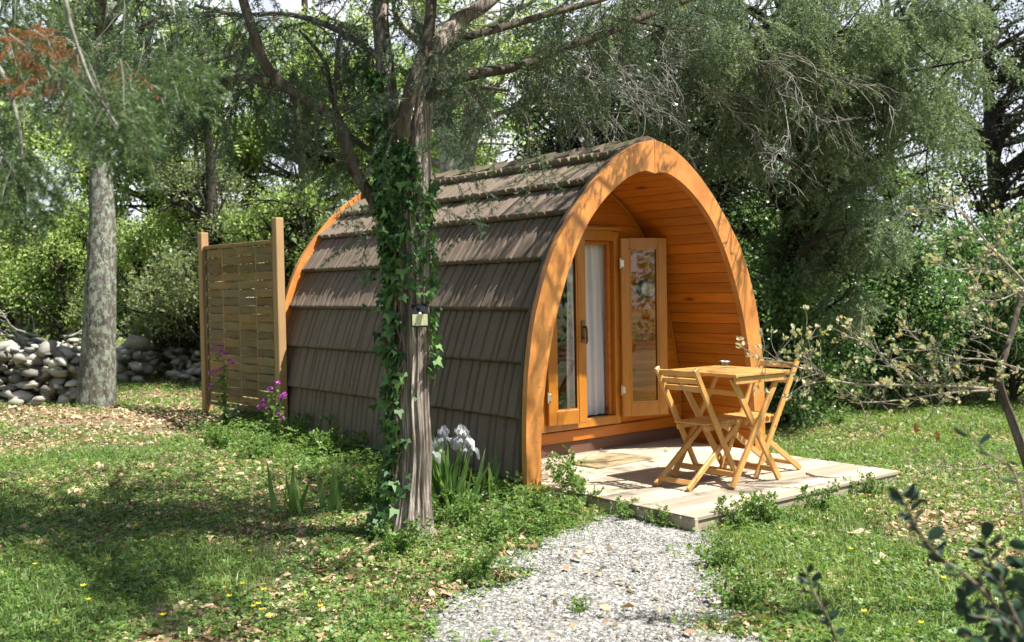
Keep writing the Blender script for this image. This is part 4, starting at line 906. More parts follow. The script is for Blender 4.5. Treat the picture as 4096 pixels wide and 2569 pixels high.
# background trees, left to right
BG = [
 ('oak_tree', 'lime green oak at the left edge of the picture behind the wall', 100, 16.5, 6, [(60, 800, 1.9, 1.3), (-150, 1100, 1.6, 1.2), (250, 1150, 1.2, .9), (40, 380, 1.6, 1.0)], M_lime, .07, 1900, M_lichen, 11),
 ('oak_tree', 'tall lime leaved oak between the left trunk and the fence', 640, 18, 7, [(620, 560, 1.5, 1.1), (850, 780, 1.5, 1.1), (600, 950, 1.5, 1.0), (900, 350, 1.6, .9), (560, 120, 1.5, .8)], M_lime, .07, 2600, M_darkbark, 12),
 ('juniper_tree', 'soft grey green juniper right above the woven fence', 820, 14.5, 5, [(800, 700, .9, .6), (900, 980, .9, .6), (640, 1080, .8, .6)], M_grey, .05, 650, M_darkbark, 13),
 ('oak_tree', 'light green oak behind the rear arch of the pod', 1250, 17.5, 7, [(1180, 700, 1.4, .9), (1420, 640, 1.2, .9), (1100, 420, 1.3, .8), (1300, 250, 1.5, .7)], M_lime, .07, 1900, M_darkbark, 14),
 ('bay_tree', 'bushy green tree filling the gap between fence and rear arch', 1200, 14, 4, [(1160, 930, .8, .55), (1080, 1080, .7, .6), (1330, 850, .6, .35), (1200, 1200, .7, .5)], M_lime, .05, 1000, M_darkbark, 15),
 ('oak_tree', 'distant bright oak seen between the two trunks above the roof', 1750, 19, 7, [(1680, 480, 1.1, 1.0), (1780, 700, 1.1, .7), (2000, 500, 1.1, .9)], M_lime, .07, 800, M_lichen2, 16),
 ('pine_tree', 'tall dark tree at the right edge with open crown', 3960, 15.5, 8, [(3900, 350, 1.4, 1.0), (4080, 700, 1.2, 1.0), (3760, 820, 1.0, .7), (4100, 150, 1.4, .8), (3900, 1000, 1.2, .6), (4250, 450, 1.5, 1.3)], M_dark, .05, 1700, M_darkbark, 17),
 ('oak_tree', 'pale leaved tree far behind between the juniper and the right edge tree', 3550, 20, 8, [(3500, 400, 1.8, 1.1), (3650, 200, 1.6, 1.0), (3420, 800, 1.6, 1.0), (3700, 700, 1.2, .9)], M_mid, .07, 1000, M_darkbark, 18),
 ('oak_tree', 'green oak far behind the dark evergreen', 2650, 19, 8, [(2450, 250, 2.0, 1.0), (2900, 300, 1.8, 1.0), (2700, 700, 1.6, 1.0), (3000, 780, 1.3, 1.0)], M_mid, .07, 1000, M_darkbark, 19),
 ('holm_oak', 'dark holm oak right of the pod arch behind the table', 3080, 14, 5, [(3020, 780, .9, .8), (3200, 1000, 1.1, .9), (2980, 1050, .7, .6)], M_glossy, .05, 1500, M_darkbark, 20),
]
for (nm, lb, px, d, H_, cr, mt, ls, n, bk, sd_) in BG:
    gtree(nm, lb, 'tree', G(px, d), H_, [CR(a, b, d+g.uniform(-.8, .8), rx, rz) for a, b, rx, rz in cr], mt, SPRF if ls == 'F' else LB[ls], n, .15, bk, sd_, 'trees behind the pod', twr=.02)
# shrubs
SH = [
 ('shrub', 'broad glossy shrub right behind the right chair', 3200, 12.6, [(3180, 1330, 1.0, .75), (3050, 1250, .6, .6)], M_glossy, .05, 1200),
 ('shrub', 'dark glossy shrub behind the branch tips of the young oak', 3480, 12.4, [(3450, 1300, 1.1, .8), (3600, 1180, .9, .7)], M_glossy, .05, 1500),
 ('shrub', 'mid green shrub at the end of the leafy track', 3780, 13.2, [(3760, 1320, 1.1, .75), (3850, 1120, .9, .8)], M_glossy, .05, 1300),
 ('shrub', 'shrub at the right edge of the picture behind the sapling trunk', 4060, 12.6, [(4080, 1300, 1.1, .8), (4150, 1080, 1.0, .8)], M_glossy, .05, 1200),
 ('shrub', 'lime green bush at the far left above the stone heap', 60, 16.5, [(60, 1150, 1.5, .8), (-100, 1020, 1.2, .9)], M_lime, .05, 1300),
 ('shrub', 'green bush just right of the left lichened trunk', 560, 15.6, [(560, 1180, 1.0, .75), (700, 1010, .8, .6)], M_lime, .05, 1000),
 ('shrub', 'grey green bush directly left of the woven fence', 740, 14.8, [(740, 1230, .8, .6), (650, 1290, .7, .4)], M_grey, .05, 800),
 ('shrub', 'low dark bush behind the bottom of the woven fence', 950, 15, [(900, 1350, .9, .5), (1150, 1380, .8, .6)], M_mid, .05, 800),
 ('shrub', 'green bush hiding the wood left of the lichened trunk', 230, 15.8, [(220, 1130, .9, .7), (300, 960, .7, .5)], M_lime, .05, 700),
]
for k, (nm, lb, px, d, cr, mt, ls, n) in enumerate(SH):
    gtree(nm, lb, 'shrub', G(px, d), 1.6, [CR(a, b, d+g.uniform(-.4, .4), rx, rz) for a, b, rx, rz in cr], mt, LB[ls], n, .05, M_darkbark, 40+k, 'shrubs round the clearing', twr=.012)
# far woodland that closes the view
qb = QB(); gg = np.random.default_rng(9); n = 5200
u = gg.uniform(-.85, .85, n); d = gg.uniform(22, 31, n); zc = gg.random(n)**1.5*6.0-.3; cut = nG.f(u*14+40, zc*.9+5); k = cut < (.72-.125*np.maximum(0, zc-1.0)); u, d, zc = u[k], d[k], zc[k]
P = CP[None]+d[:, None]*(FW*[1, 1, 0]+u[:, None]*RT); P[:, 2] = zc
leafclumps(qb, P, rdir(len(P), gg), gg.uniform(2.2, 4.2, len(P)), LB[.05], gg)
o = qb.build('far_woodland', M_lime); setp(o, 'far off green woodland closing the view behind the trees', 'woodland', None, 'stuff')

# woodland that surrounds the clearing on the camera's side (seen in the door glass)
n = 8000; a = gg.uniform(-math.pi, math.pi, n); rr_ = gg.uniform(15, 20, n); cxy = CP[:2]+FW[:2]*2.5; x = cxy[0]+rr_*np.cos(a); y = cxy[1]+rr_*np.sin(a); dd_ = (x-CP[0])*FW[0]+(y-CP[1])*FW[1]; ll_ = (x-CP[0])*RT[0]+(y-CP[1])*RT[1]
zc = gg.random(n)**1.2*6.0-.1; k = (np.abs(ll_) > .62*dd_+1.5) & (nG.f(a*5+60, zc*.8+3) < .74); P = np.stack([x, y, zc], -1)[k]
qb = QB(); leafclumps(qb, P, rdir(len(P), gg), gg.uniform(1.5, 2.6, len(P)), LB[.095], gg); o = qb.build('surrounding_woodland', M_mid); setp(o, 'green woodland enclosing the clearing beside and behind the viewpoint', 'woodland', None, 'stuff')
# ================================================================== rubble wall
def stone(g, c, s, q):
    import bmesh
    V, F = ICO; n_ = 1+.2*g.normal(size=(len(V), 1)); rz_ = Matrix.Rotation(g.uniform(0, 6.28), 3, 'Z') @ Matrix.Rotation(g.normal(0, .35), 3, 'X'); q.add(c+(V*n_*s*g.uniform(.55, 1.35, 3)*[1.15, 1.15, .6]) @ np.array(rz_).T, F)
import bmesh
bm = bmesh.new(); bmesh.ops.create_icosphere(bm, subdivisions=1, radius=1); ICO = (np.array([v.co[:] for v in bm.verts]), np.array([[v.index for v in f.verts] for f in bm.faces])); bm.free()
def heap(name, label, x0, x1, ytop, ybot, d0, d1, n, seed, s0=.045, s1=.10):
    g = np.random.default_rng(seed); q = QB(); t = g.random(n)
    for k in range(n):
        px = x0+(x1-x0)*t[k]; d = d0+(d1-d0)*t[k]+g.uniform(-.45, .45); b = G(px, d); ht = (ybot-ytop)/FPX*d*g.random()**1.1*.9; 
        stone(g, b+np.array([0, 0, ht]), g.uniform(s0, s1), q)
    o = q.build(name, M_stone, None, False); return setp(o, label, 'wall')
DW1 = float((hit(120, 1600)-CP)@FW); DW2 = float((hit(720, 1512)-CP)@FW)
heap('rubble_wall', 'heap of grey field stones left of the lichened trunk', -260, 330, 1345, 1600, DW1, DW1, 560, 1, .045, .11)
heap('rubble_wall', 'low tumbled stones between the lichened trunk and the fence', 440, 1000, 1375, 1512, DW2-.3, DW2, 210, 2, .05, .11)
o = QB(); stone(np.random.default_rng(5), W(555, 1385, DW2-.4), .16, o); o = o.build('boulder', M_stone); setp(o, 'large pale boulder on the low stones right of the lichened trunk', 'boulder')
g = np.random.default_rng(52)
DBL = ['bleached branch on the stone heap at the far left', 'forked grey branch on top of the stone heap', 'curved dead branch left of the lichened trunk', 'thin dead branch leaning right of the lichened trunk', 'short dead branch over the low stones', 'pale dead stick in front of the grey green bush', 'dead branch along the heap top beside the trunk', 'broken stick standing up behind the low stones']
for k, (px, py) in enumerate([(60, 1330), (160, 1330), (240, 1330), (470, 1330), (560, 1370), (700, 1400), (120, 1345), (620, 1350)]):
    q = QB(); b0 = W(px, py+15, DW1 if px < 350 else DW2-.1); B = branch(b0, rdir(1, g)[0]*[1, 1, .35]+[0, 0, .25 if k % 2 else .05], g.uniform(.5, 1.1), g, .1, .2, 8); q.add(*tube(B, np.linspace(.018, .005, len(B)), 6))
    for _ in range(4): i = g.integers(1, 7); B2 = branch(B[i], rdir(1, g)[0]+[0, 0, .3], g.uniform(.2, .5), g, 0, .2, 5); q.add(*tube(B2, np.linspace(.009, .003, 6), 5))
    o = q.build('dead_branch', M_twig, None, True); setp(o, DBL[k], 'branch', 'dead branches on the stones')
# log by the fence foot
b = hit(1010, 1680); o = MB().tube(spline([b+[-.25, .1, .06], b+[0, 0, .1], b+[.2, -.05, .08], b+[.36, -.1, .02]], 5), np.interp(np.linspace(0, 1, 16), [0, .5, 1], [.05, .075, .03]), 9).build('fallen_log', M_lichen, None, True); setp(o, 'short weathered log at the foot of the woven fence', 'log')
# flat slab track end behind the pod at right
o = MB().box((3.2, 3.3, gz(3.2, 3.3)+.02), (1.2, .5, .07), Matrix.Rotation(R(-20), 3, 'Z'), .02).build('stone_slab', M_stone); setp(o, 'flat pale stone slab in the grass right of the pod', 'slab')

# ================================================================== conifer reaching in at the top left, close to the camera
sp = empty('spruce_tree', G(-900, 3.6), 'conifer whose drooping green and rusty sprays hang in at the top left', 'tree')
tp = spline([G(-900, 3.6)-[0, 0, .1], W(-900, 1500, 3.6), W(-880, 600, 3.6), W(-860, -600, 3.6), W(-860, -1800, 3.6)], 6); V, F = tube(tp, np.linspace(.16, .06, len(tp)), 14, flute(8, .1, 4)); npmesh('trunk', V, F, M_darkbark, sp, True)
g = np.random.default_rng(88); qt = QB(); qn = QB(); qr = QB(); S1 = []; X1 = []; S2 = []; X2 = []
def nb_(p):  # path of main boughs: (list of (px,py,depth))
    B = spline([W(*q) for q in p], 5); return B
boughs = [nb_([(-860, -500, 3.6), (-400, -420, 3.4), (100, -300, 3.2), (240, -60, 3.1), (280, 90, 3.1), (315, 200, 3.1)]), nb_([(-860, 100, 3.6), (-400, 60, 3.5), (-150, 160, 3.4), (0, 280, 3.4), (70, 480, 3.4), (90, 640, 3.4)]), nb_([(-860, -700, 3.6), (0, -650, 3.7), (400, -400, 3.8), (640, -120, 3.9), (700, 60, 3.9)]), nb_([(315, 200, 3.1), (360, 320, 3.1), (420, 430, 3.1), (480, 520, 3.1)]), nb_([(315, 200, 3.1), (240, 300, 3.15), (200, 400, 3.2)]), nb_([(-860, -300, 3.6), (-300, -200, 3.9), (60, -60, 4.0), (180, 40, 4.0)])]
for B in boughs: qt.add(*tube(B, np.linspace(.016 if np.linalg.norm(B[0]-B[-1]) > 1 else .006, .004, len(B)), 7))
def fan(px, py, d, n, spread, L, dead=False):
    for _ in range(n):
        p0 = W(px+g.normal(0, spread), py+g.normal(0, spread*.7), d+g.normal(0, .12)); B = branch(p0, np.array([0, 0, -1])+RT*g.normal(.25, .5)+rdir(1, g)[0]*.25, g.uniform(.5, 1)*L, g, .4, .12, 6); qt.add(*tube(B, np.linspace(.0028, .001, len(B)), 4))
        for k in (0, 3): (S2 if dead else S1).append(B[k]); (X2 if dead else X1).append(B[k+1]-B[k]+(rdir(1, g)[0]*.05 if dead else rdir(1, g)[0]*.02))
fan(330, 300, 3.1, 12, 75, .22); fan(440, 440, 3.1, 9, 60, .2); fan(50, 620, 3.4, 15, 60, .28); fan(30, 420, 3.5, 8, 80, .26); fan(640, 80, 3.9, 7, 90, .3); fan(720, 190, 3.9, 5, 50, .2); fan(480, 330, 3.5, 5, 100, .2); fan(640, 330, 3.2, 4, 60, .12)
fan(150, 60, 3.7, 8, 130, .25); fan(420, 40, 3.8, 8, 150, .25); fan(20, 120, 3.6, 6, 90, .25)
fan(120, 180, 3.2, 7, 45, .14, True); fan(200, 290, 3.2, 5, 30, .14, True); fan(490, 270, 3.4, 3, 20, .12, True); fan(150, 120, 3.2, 3, 60, .12, True)
qt.build('boughs', M_twig, sp)
sprays(qn, S1, np.array(X1), g.uniform(.45, .75, len(S1)), SPN, g); qn.build('needles', M_spruce, sp)
sprays(qr, S2, np.array(X2), g.uniform(.25, .42, len(S2)), SPN, g); qr.build('dead_needles', M_rust, sp)

# ================================================================== young oak at the right
yo = empty('oak_sapling', G(4290, 4.6), 'young oak with pale unfolding leaves reaching in from the right', 'tree'); yd = 4.6
q = QB(); tips = []
def yb(pts, r0, r1, d=None):
    P = spline([W(*p) for p in pts], 5); q.add(*tube(P, np.linspace(r0*.78, r1*.8, len(P)), 8)); return P
b0 = G(4290, 4.6); 
tr = spline([b0-[0, 0, .1], b0+[0, 0, .02], W(4210, 2150, yd), W(4115, 1870, yd), W(4055, 1700, yd), W(4015, 1590, yd), W(4000, 1500, yd), W(4040, 1350, yd+.05), W(4110, 1100, yd+.1), W(4180, 900, yd+.1)], 6); V, F = tube(tr, np.interp(np.linspace(0, 1, len(tr)), [0, .5, 1], [.030, .019, .008]), 12, flute(5, .1, 3)); npmesh('trunk', V, F, M_limb, yo, True)
br = [yb([(3985, 1560, yd), (3860, 1548, yd-.05), (3620, 1541, yd-.1), (3400, 1535, yd-.1), (3240, 1485, yd-.12), (3100, 1440, yd-.15), (3030, 1432, yd-.15)], .010, .003),
 yb([(4000, 1560, yd), (3800, 1572, yd-.1), (3600, 1600, yd-.15), (3480, 1610, yd-.2), (3430, 1604, yd-.2)], .007, .002),
 yb([(4120, 1160, yd), (4060, 1090, yd-.05), (3980, 1010, yd-.1), (3890, 900, yd-.15), (3830, 840, yd-.2), (3740, 810, yd-.2)], .010, .003),
 yb([(4130, 1230, yd), (3960, 1085, yd-.1), (3800, 1080, yd-.15), (3740, 1050, yd-.2)], .006, .002),
 yb([(4096, 1480, yd-.1), (3950, 1440, yd-.1), (3820, 1430, yd-.15), (3700, 1380, yd-.2), (3620, 1310, yd-.2)], .006, .002),
 yb([(3640, 1540, yd-.1), (3540, 1440, yd-.12), (3450, 1370, yd-.15), (3380, 1345, yd-.2)], .005, .002),
 yb([(3240, 1485, yd-.12), (3240, 1400, yd-.12), (3230, 1350, yd-.15)], .004, .0015), yb([(3300, 1500, yd-.12), (3240, 1440, yd-.12), (3200, 1330, yd-.15)], .003, .0012),
 yb([(3300, 1500, yd-.12), (3220, 1540, yd-.12), (3150, 1585, yd-.15)], .004, .0015),
 yb([(3940, 1870, yd), (3860, 1880, yd-.05), (3770, 1865, yd-.1), (3680, 1890, yd-.15)], .004, .0015), yb([(3960, 1865, yd), (4000, 1940, yd-.05), (4050, 2040, yd-.1), (4110, 2080, yd-.1)], .004, .0015),
 yb([(3700, 1690, yd), (3770, 1600, yd), (3810, 1560, yd)], .003, .003), yb([(3960, 1020, yd-.1), (4000, 950, yd-.1), (4060, 880, yd-.1)], .005, .002),
 yb([(3900, 1330, yd-.1), (3850, 1400, yd-.1), (3830, 1490, yd-.1)], .003, .0015), yb([(3800, 1560, yd-.1), (3700, 1480, yd-.1), (3560, 1440, yd-.2), (3480, 1440, yd-.2)], .004, .0015),
 yb([(4040, 1350, yd), (3920, 1300, yd-.1), (3860, 1240, yd-.2)], .006, .002), yb([(4100, 1150, yd), (4000, 1200, yd-.1), (3900, 1200, yd-.2)], .005, .002)]
g = np.random.default_rng(3); LT = []; LX = []
for P in br:
    seg = np.linalg.norm(np.diff(P, axis=0), axis=1).sum(); 
    for _ in range(int(4+seg*27)):
        i = g.integers(1, len(P)-1); B = branch(P[i], P[i+1]-P[i]+rdir(1, g)[0]*.05+[0, 0, .01], g.uniform(.035, .18), g, -.1, .2, 4); q.add(*tube(B, np.linspace(.0022, .001, 5), 4)); LT.append(B[-1]); LX.append(B[-1]-B[-2])
    LT.append(P[-1]); LX.append(P[-1]-P[-2])
q.build('branches', M_twig2, yo)
# lobed young leaves in little rosettes
lob = np.array([[0, 0, 0], [.25, -.12, .03], [.42, -.3, .08], [.55, -.16, .03], [.75, -.28, .06], [1, 0, -.08], [.75, .28, .06], [.55, .16, .03], [.42, .3, .08], [.25, .12, .03]]); lf = np.array([[0, 1, 3, 7, 9][:4], [1, 2, 3, 3][:4]])
LF = np.array([[0, 1, 9, 9], [1, 2, 3, 3], [1, 3, 7, 9], [9, 7, 8, 8], [3, 4, 5, 5], [3, 5, 7, 7], [7, 5, 6, 6]])
LFt = []
for f in LF:
    f = list(dict.fromkeys(f)); LFt.append(f[:3]); 
    if len(f) == 4: LFt.append([f[0], f[2], f[3]])
LFt = np.array(LFt)
LT = np.repeat(np.array(LT), 7, 0); LX = np.repeat(unit(np.array(LX)), 7, 0); n = len(LT)
V, F = stamp(lob, LFt, LT+g.normal(0, .006, (n, 3)), unit(LX+g.normal(0, .55, (n, 3))+[0, 0, .15]), g.uniform(.011, .031, n), g.uniform(0, 6.28, n)); npmesh('leaves', V, F, M_buds, yo)
V, F = stamp(lob, LFt, np.array([W(3745, 1160+560, yd), W(3640, 1455, yd-.1), W(3990, 1500, yd-.1), W(3660, 1690, yd-.1)]), unit(np.array([[.2, 0, -1], [1, 0, -.3], [1, 0, 0], [.3, 0, -1.]])), .05); npmesh('brown_leaves', V, F, M_rust, yo)

# dark round leaved shoots close to the lens, bottom right
def shoot(name, label, pts, n, ls, seed, side=0, extra=()):
    g = np.random.default_rng(seed); t = empty(name, hit(pts[0][0], min(pts[0][1], 2560)) if False else W(*pts[0]), label, 'shoot'); q = QB(); LP = []; LXX = []
    for pp, nn_ in [(pts, n)]+list(extra):
        P = spline([W(*p) for p in pp], 6); q.add(*tube(P, np.linspace(.0045, .0018, len(P)), 6))
        for k in range(nn_):
            i = int((k+.5)/nn_*(len(P)-2)); s = (1 if k % 2 else -1); LP.append(P[i]); LXX.append(unit(P[i+1]-P[i])*.5+RT*s*.8*g.uniform(.4, 1)+rdir(1, g)[0]*.4)
    q.build('stem', M_twigd, t)
    a = np.linspace(0, 2*math.pi, 11)[:-1]; T = np.array([[0, 0, 0]]+[[.55-.45*math.cos(v), .27*math.sin(v)*(1-.25*math.cos(v)), .10*abs(math.sin(v))] for v in a]); F = np.array([[0, 1, 2]][:0]+[[1, k+1, k+2] for k in range(1, 9)])
    V, F = stamp(T, F, np.array(LP), np.array(LXX), g.uniform(.7, 1.2, len(LP))*ls, g.uniform(0, 6.28, len(LP))); npmesh('leaves', V, F, M_shoot, t); return t
sd = 2.2
def gnd(px, d): P = G(px, d); return P
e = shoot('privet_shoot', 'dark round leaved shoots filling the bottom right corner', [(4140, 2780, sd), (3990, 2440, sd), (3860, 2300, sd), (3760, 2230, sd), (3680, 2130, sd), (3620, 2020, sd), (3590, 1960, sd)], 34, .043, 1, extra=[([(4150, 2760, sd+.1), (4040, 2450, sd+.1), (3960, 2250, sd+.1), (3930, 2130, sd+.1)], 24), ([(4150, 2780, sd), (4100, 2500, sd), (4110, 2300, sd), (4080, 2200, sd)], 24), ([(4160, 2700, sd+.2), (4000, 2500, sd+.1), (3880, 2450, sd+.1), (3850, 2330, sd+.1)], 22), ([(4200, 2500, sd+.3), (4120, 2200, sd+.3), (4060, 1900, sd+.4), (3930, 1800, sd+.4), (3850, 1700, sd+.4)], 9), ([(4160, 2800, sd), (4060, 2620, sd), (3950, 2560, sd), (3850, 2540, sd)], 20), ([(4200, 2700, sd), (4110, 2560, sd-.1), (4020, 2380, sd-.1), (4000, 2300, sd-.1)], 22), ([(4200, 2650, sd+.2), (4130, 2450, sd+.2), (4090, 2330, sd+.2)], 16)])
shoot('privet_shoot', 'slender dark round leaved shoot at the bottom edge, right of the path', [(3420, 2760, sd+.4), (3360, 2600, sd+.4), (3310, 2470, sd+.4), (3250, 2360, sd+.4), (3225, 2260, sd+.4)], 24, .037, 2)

# ================================================================== small plants
def copy_tree(o, loc, rz, s, label):
    r = o.copy(); C.objects.link(r); r.location = tuple(map(float, loc)); r.rotation_euler = (0, 0, rz); r.scale = (s, s, s); r['label'] = label
    for ch in list(o.children): c = ch.copy(); C.objects.link(c); c.parent = r
    return r
# weeds: upright leafy stems
def weed(seed, nst, H_, ls, mt=M_cover):
    g = np.random.default_rng(seed); t = empty('weed', (0, 0, 0), 'weed', 'weed', 'leafy weeds along the pod and deck'); t['local'] = 1; q = QB(); LP = []; LXX = []
    for _ in range(nst):
        B = branch(g.normal(0, .03, 3)*[1, 1, 0], (g.normal(0, .35), g.normal(0, .35), 1), H_*g.uniform(.5, 1.1), g, .25, .1, 8); q.add(*tube(B, np.linspace(.0035, .0012, len(B)), 4))
        for k in range(1, 9):
            for s in range(4): LP.append(B[k]+g.normal(0, .004, 3)); LXX.append(rdir(1, g)[0]*[1, 1, .5]+[0, 0, .15])
            if g.random() < .5:
                B2 = branch(B[k], rdir(1, g)[0]+[0, 0, .6], H_*.25, g, .2, .15, 4); q.add(*tube(B2, np.linspace(.0018, .0008, 5), 3))
                for z in B2[1:]: 
                    for s in range(3): LP.append(z); LXX.append(rdir(1, g)[0]+[0, 0, .1])
    q.build('stems', M_stem, t); T = np.array([[0, 0, 0], [.4, -.28, .05], [1, 0, -.03], [.4, .28, .05]]); V, F = stamp(T, np.array([[0, 1, 2, 3]]), np.array(LP), np.array(LXX), g.uniform(.5, 1.2, len(LP))*ls, g.uniform(0, 6.28, len(LP))); npmesh('leaves', V, F, mt, t); return t
W1 = weed(1, 9, .30, .030); W2 = weed(2, 7, .42, .034); W3 = weed(3, 12, .20, .024)
wl = [(2050, 1900, 1, .95, 'bright leafy weed in front of the left foot of the arch'), (1950, 1900, 1, 1.0, 'tangled weed against the lowest tiles left of the arch foot'), (2270, 1990, 1, 1.0, 'feathery tall weed at the back left corner of the deck'), (2210, 1960, 0, 1.1, 'leafy weed between the arch foot and the deck corner'), (2330, 2020, 2, 1.1, 'low spreading weed along the left deck edge'), (2520, 2075, 2, .8, 'low weed midway along the left deck edge'), (2650, 2110, 2, .7, 'low weed near the front corner of the deck'),
 (3010, 2100, 0, .8, 'leafy weed at the front deck edge just right of the corner'), (2950, 2110, 0, .95, 'bushy weed against the front deck edge under the table'), (3080, 2090, 2, 1.1, 'low weed against the middle of the front deck edge'), (3270, 2050, 0, .9, 'grassy tuft like weed against the right part of the front deck edge'), (3480, 1990, 2, .9, 'low weed near the right corner of the deck'),
 (1190, 1760, 0, 1.3, 'weed at the rear of the tiled wall beside the purple flowers'), (1330, 1790, 1, 1.0, 'tall weed halfway along the rear part of the tiled wall'), (1400, 1810, 0, 1.2, 'dense weed at the tiled wall left of the juniper'), (1480, 1830, 0, 1.2, 'weed in the shade right beside the juniper, wall side'), (1290, 1830, 2, 1.4, 'broad low weed in front of the tall weed at the wall'), (1550, 1960, 2, 1.3, 'weed left of the juniper foot'), (1480, 2030, 2, 1.4, 'low weed in front left of the juniper foot'), (1760, 2100, 2, 1.3, 'low weed right of the juniper foot'), (1850, 2120, 2, 1.2, 'weed between the white irises and the path'), (1980, 2190, 2, 1.1, 'weed creeping onto the left border of the path'), (1900, 2330, 2, 1.0, 'small weed in the gravel at the left path border'), (2180, 2150, 2, .9, 'small weed in the gravel in front of the deck corner'), (2900, 2280, 2, .9, 'low weed at the right border of the path'), (2980, 2440, 2, 1.0, 'low weed at the right path border near the bottom'), (2330, 2450, 2, .45, 'tiny weed sprouting in the middle of the gravel'), (1580, 2230, 2, 1.2, 'weed in front of the juniper foot'), (2000, 2010, 0, .9, 'weed right of the white irises'), (1780, 1960, 0, 1.1, 'weed behind the white irises'), (2150, 2080, 2, 1.2, 'low weed at the inner end of the path'),
 (1060, 1830, 2, 1.2, 'weed by the log at the fence foot'), (880, 1790, 2, 1.2, 'weed below the outer end of the fence'), (3350, 1700, 0, .9, 'weed beside the leafy track behind the deck'), (3180, 1690, 2, 1.3, 'weed right behind the right foot of the arch'), (3500, 1650, 2, 1.3, 'weed at the edge of the right hand shrubs')]
for (px, py, w_, s_, lb) in wl:
    P = hit(px, py); copy_tree((W1, W2, W3)[w_], P-[0, 0, .01], random.uniform(0, 6.28), s_, lb)
for w_ in (W1, W2, W3):
    for c_ in list(w_.children): bpy.data.objects.remove(c_)
    bpy.data.objects.remove(w_)
# iris clumps
def iris(P, n, H_, label, flowers=0, seed=0):
    g = np.random.default_rng(seed); t = empty('iris_clump', P, label, 'iris'); q = QB()
    for k in range(n):
        a = g.uniform(0, 6.28); le = g.uniform(.02, .45); L = H_*g.uniform(.55, 1.0); B = branch(P+g.normal(0, .05, 3)*[1, 1, 0], (math.cos(a)*le, math.sin(a)*le, 1), L, g, .55*le, .03, 7); w_ = .021*np.sin(np.linspace(.5, 1, 8)*math.pi)**.7+.0004; s = unit(np.cross(rdir(1, g)[0], [0, 0, 1]))
        V = np.stack([B-s*w_[:, None], B+s*w_[:, None]], 1).reshape(-1, 3); i = np.arange(7)[:, None]*2; q.add(V, i+np.array([[0, 1, 3, 2]]))
    q.build('leaves', M_iris, t); qs = QB()
    for k in range(flowers):
        a = g.uniform(0, 6.28); B = branch(P+g.normal(0, .04, 3)*[1, 1, 0], (math.cos(a)*.25, math.sin(a)*.25, 1), H_*g.uniform(.72, .98), g, .1, .03, 6); qs.add(*tube(B, .004, 5)); top = B[-1]
        qf = QB(); pet = []
        for kind_, cnt in (('up', 3), ('fall', 3)):
            for j in range(cnt):
                aa = j*2.09+(1.05 if kind_ == 'fall' else 0)+g.uniform(-.2, .2); dr = np.array([math.cos(aa), math.sin(aa), 0]); sd_ = np.array([-math.sin(aa), math.cos(aa), 0]); G_ = []
                for u in np.linspace(0, 1, 6):
                    if kind_ == 'up': c_ = top+dr*(.028*math.sin(u*math.pi))+np.array([0, 0, .075*u])
                    else: c_ = top+dr*(.065*math.sin(u*1.7))+np.array([0, 0, .02*math.sin(u*3)-.065*u*u])
                    w_ = .030*math.sin(.25+u*2.5)*(1+.25*math.sin(u*17+j*2)); 
                    for v in (-1, -.5, 0, .5, 1): G_.append(c_+sd_*w_*v+dr*(.008*math.sin(v*6+j))+np.array([0, 0, .012*math.sin(v*8+u*9+j)+(.012*(v*v) if kind_ == 'up' else -.012*v*v)]))
                G_ = np.array(G_); i = np.arange(5)[:, None]*5; jj = np.arange(4)[None]; qf.add(G_, np.stack([i+jj, i+jj+1, i+jj+6, i+jj+5], -1).reshape(-1, 4))
        qf.build('flower', M_petalw, t, True)
    if flowers: qs.build('stems', M_stem, t)
iris(hit(1805, 2060), 50, .57, 'iris clump with white flowers right of the juniper trunk', 7, 1)
iris(hit(1190, 2070), 9, .42, 'flowerless iris leaves standing farthest left on the lawn', 0, 2); iris(hit(1330, 2060), 7, .38, 'flowerless iris leaves in the middle of the lawn, nearer the juniper', 0, 3)
iris(hit(1470, 2030), 7, .36, 'flowerless iris leaves just left of the juniper foot', 0, 4); iris(hit(1960, 2010), 9, .40, 'flowerless iris leaves between white irises and arch foot', 0, 5)
# honesty, magenta flowers
def honesty(P, H_, label, seed, tops):
    g = np.random.default_rng(seed); t = empty('honesty_plant', P, label, 'flower', 'magenta flowered plants by the fence'); q = QB(); LP = []; LXX = []; FP = []
    for (dx, dz) in tops:
        tip = P+RT*dx+np.array([0, 0, dz]); B = spline([P, P*.5+tip*.5-RT*dx*.3, tip], 6); q.add(*tube(B, np.linspace(.005, .002, len(B)), 5))
        for k in range(16): i = g.integers(1, len(B)-1); LP.append(B[i]); LXX.append(rdir(1, g)[0]*[1, 1, .4])
        for k in range(5):
            f = tip+g.normal(0, .016, 3); 
            for j in range(4): FP.append((f, rdir(1, g)[0]))
    q.build('stems', M_stem, t); T = np.array([[0, 0, 0], [.35, -.4, .05], [1, 0, -.03], [.35, .4, .05]]); V, F = stamp(T, np.array([[0, 1, 2, 3]]), np.array(LP), np.array(LXX), g.uniform(.03, .065, len(LP)), g.uniform(0, 6.28, len(LP))); npmesh('leaves', V, F, M_cover, t)
    for k in range(len(tops)):
        Q = FP[20*k:20*k+20]; V, F = stamp(T*[1, 1.3, 1], np.array([[0, 1, 2, 3]]), np.array([a for a, b in Q]), np.array([b for a, b in Q]), .022, g.uniform(0, 6.28, 20)); npmesh('flower_cluster', V, F, M_petalp, t)
honesty(hit(1105, 1800), .7, 'magenta flowered plant in front of the tiled wall end', 1, [(-.10, .46), (-.04, .58), (.02, .62), (.05, .49), (.10, .53), (.03, .36), (-.13, .41), (.07, .31)])
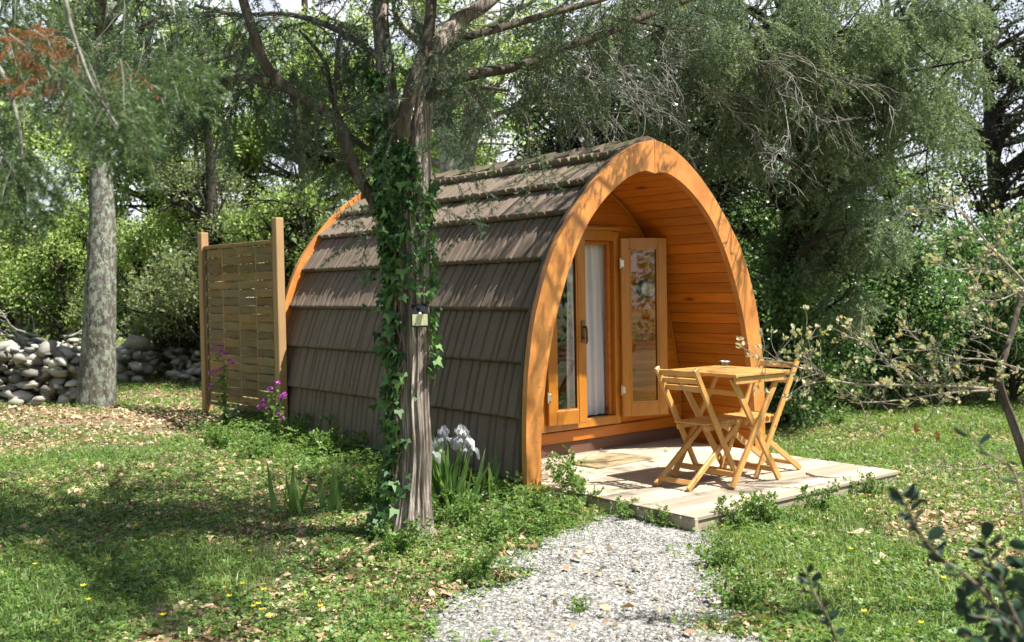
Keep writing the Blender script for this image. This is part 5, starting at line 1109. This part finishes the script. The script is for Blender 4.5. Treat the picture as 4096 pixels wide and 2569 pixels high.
honesty(hit(905, 1720), .8, 'taller magenta flowered plant in front of the woven fence', 2, [(-.13, .60), (-.06, .78), (-.11, .87), (0, .80), (.04, .72), (-.01, .66), (-.14, .46), (-.03, .84)])
# buttercups
bc = empty('buttercup', (0, 0, 0), 'x', 'flower', 'yellow buttercups in the grass'); bc['local'] = 1
MB().tube([(0, 0, 0), (.004, 0, .05), (.006, .002, .095)], .0014, 4).build('stem', M_stem, bc)
vs = [(.006, .002, .094)]+[(.006+r_*math.cos(a), .002+r_*math.sin(a), .094+z) for k in range(10) for a, r_, z in [(k*math.pi/5, .015 if k % 2 == 0 else .009, .007 if k % 2 == 0 else .003)]]
MB().add(vs, [(0, k+1, (k+1) % 10+1) for k in range(10)]).build('flower', M_petaly, bc)
BCP = [(435, 2300), (145, 2310), (365, 2455), (655, 2530), (570, 2210), (897, 2405), (975, 2408), (925, 2455), (1015, 2480), (1030, 2485), (1045, 2510), (1085, 2550), (1290, 2500), (1215, 2430), (1050, 2440), (1000, 2245), (3560, 2440), (3640, 2470), (3500, 2300), (3400, 2250), (3610, 2180), (550, 2150), (2395, 2030), (2260, 2005), (330, 2420), (3690, 2560), (3780, 2380), (230, 2558), (3450, 2520), (700, 1680)]
BCL = ['left of the large shaded patch, upper of the far left pair', 'nearest the left edge of the picture', 'alone in the grass a third of the way up the left lawn', 'at the very bottom of the left lawn, middle', 'in the dark shade band of the left lawn', 'topmost of the bottom group left of the path', 'next to the topmost one of the bottom group', 'left one in the bottom group beside the path', 'middle one in the bottom group beside the path', 'just right of the middle one in the bottom group', 'below the middle one in the bottom group', 'lowest of the bottom group beside the path', 'at the left border of the gravel path', 'up left of the one bordering the gravel path', 'right end of the upper row in the bottom group', 'alone above the bottom group, near the juniper foot', 'low on the right lawn, left of the dark shoots', 'behind the dark shoots at lower right', 'on the right lawn, highest to the left', 'on the right lawn closest to the deck', 'on the right lawn between deck and dark shoots', 'half way up the shaded left lawn', 'by the front left deck edge among weeds', 'at the arch foot among tall weeds', 'left of the lone lawn one, slightly lower', 'at the bottom edge right of the slender shoot', 'beside the tallest dark shoot', 'close to the bottom left corner', 'at the bottom edge right of the gravel', 'far back on the lawn before the fence']
for k, (px, py) in enumerate(BCP):
    P = hit(px, py+25); o = copy_tree(bc, P, k*1.3, random.uniform(.9, 1.35), 'yellow buttercup '+BCL[k])
for c_ in list(bc.children): bpy.data.objects.remove(c_)
bpy.data.objects.remove(bc)
for o in bpy.data.objects:
    if 'local' in o: del o['local']
print('objects', len(bpy.data.objects), 'tris', sum(len(m.polygons) for m in bpy.data.meshes))
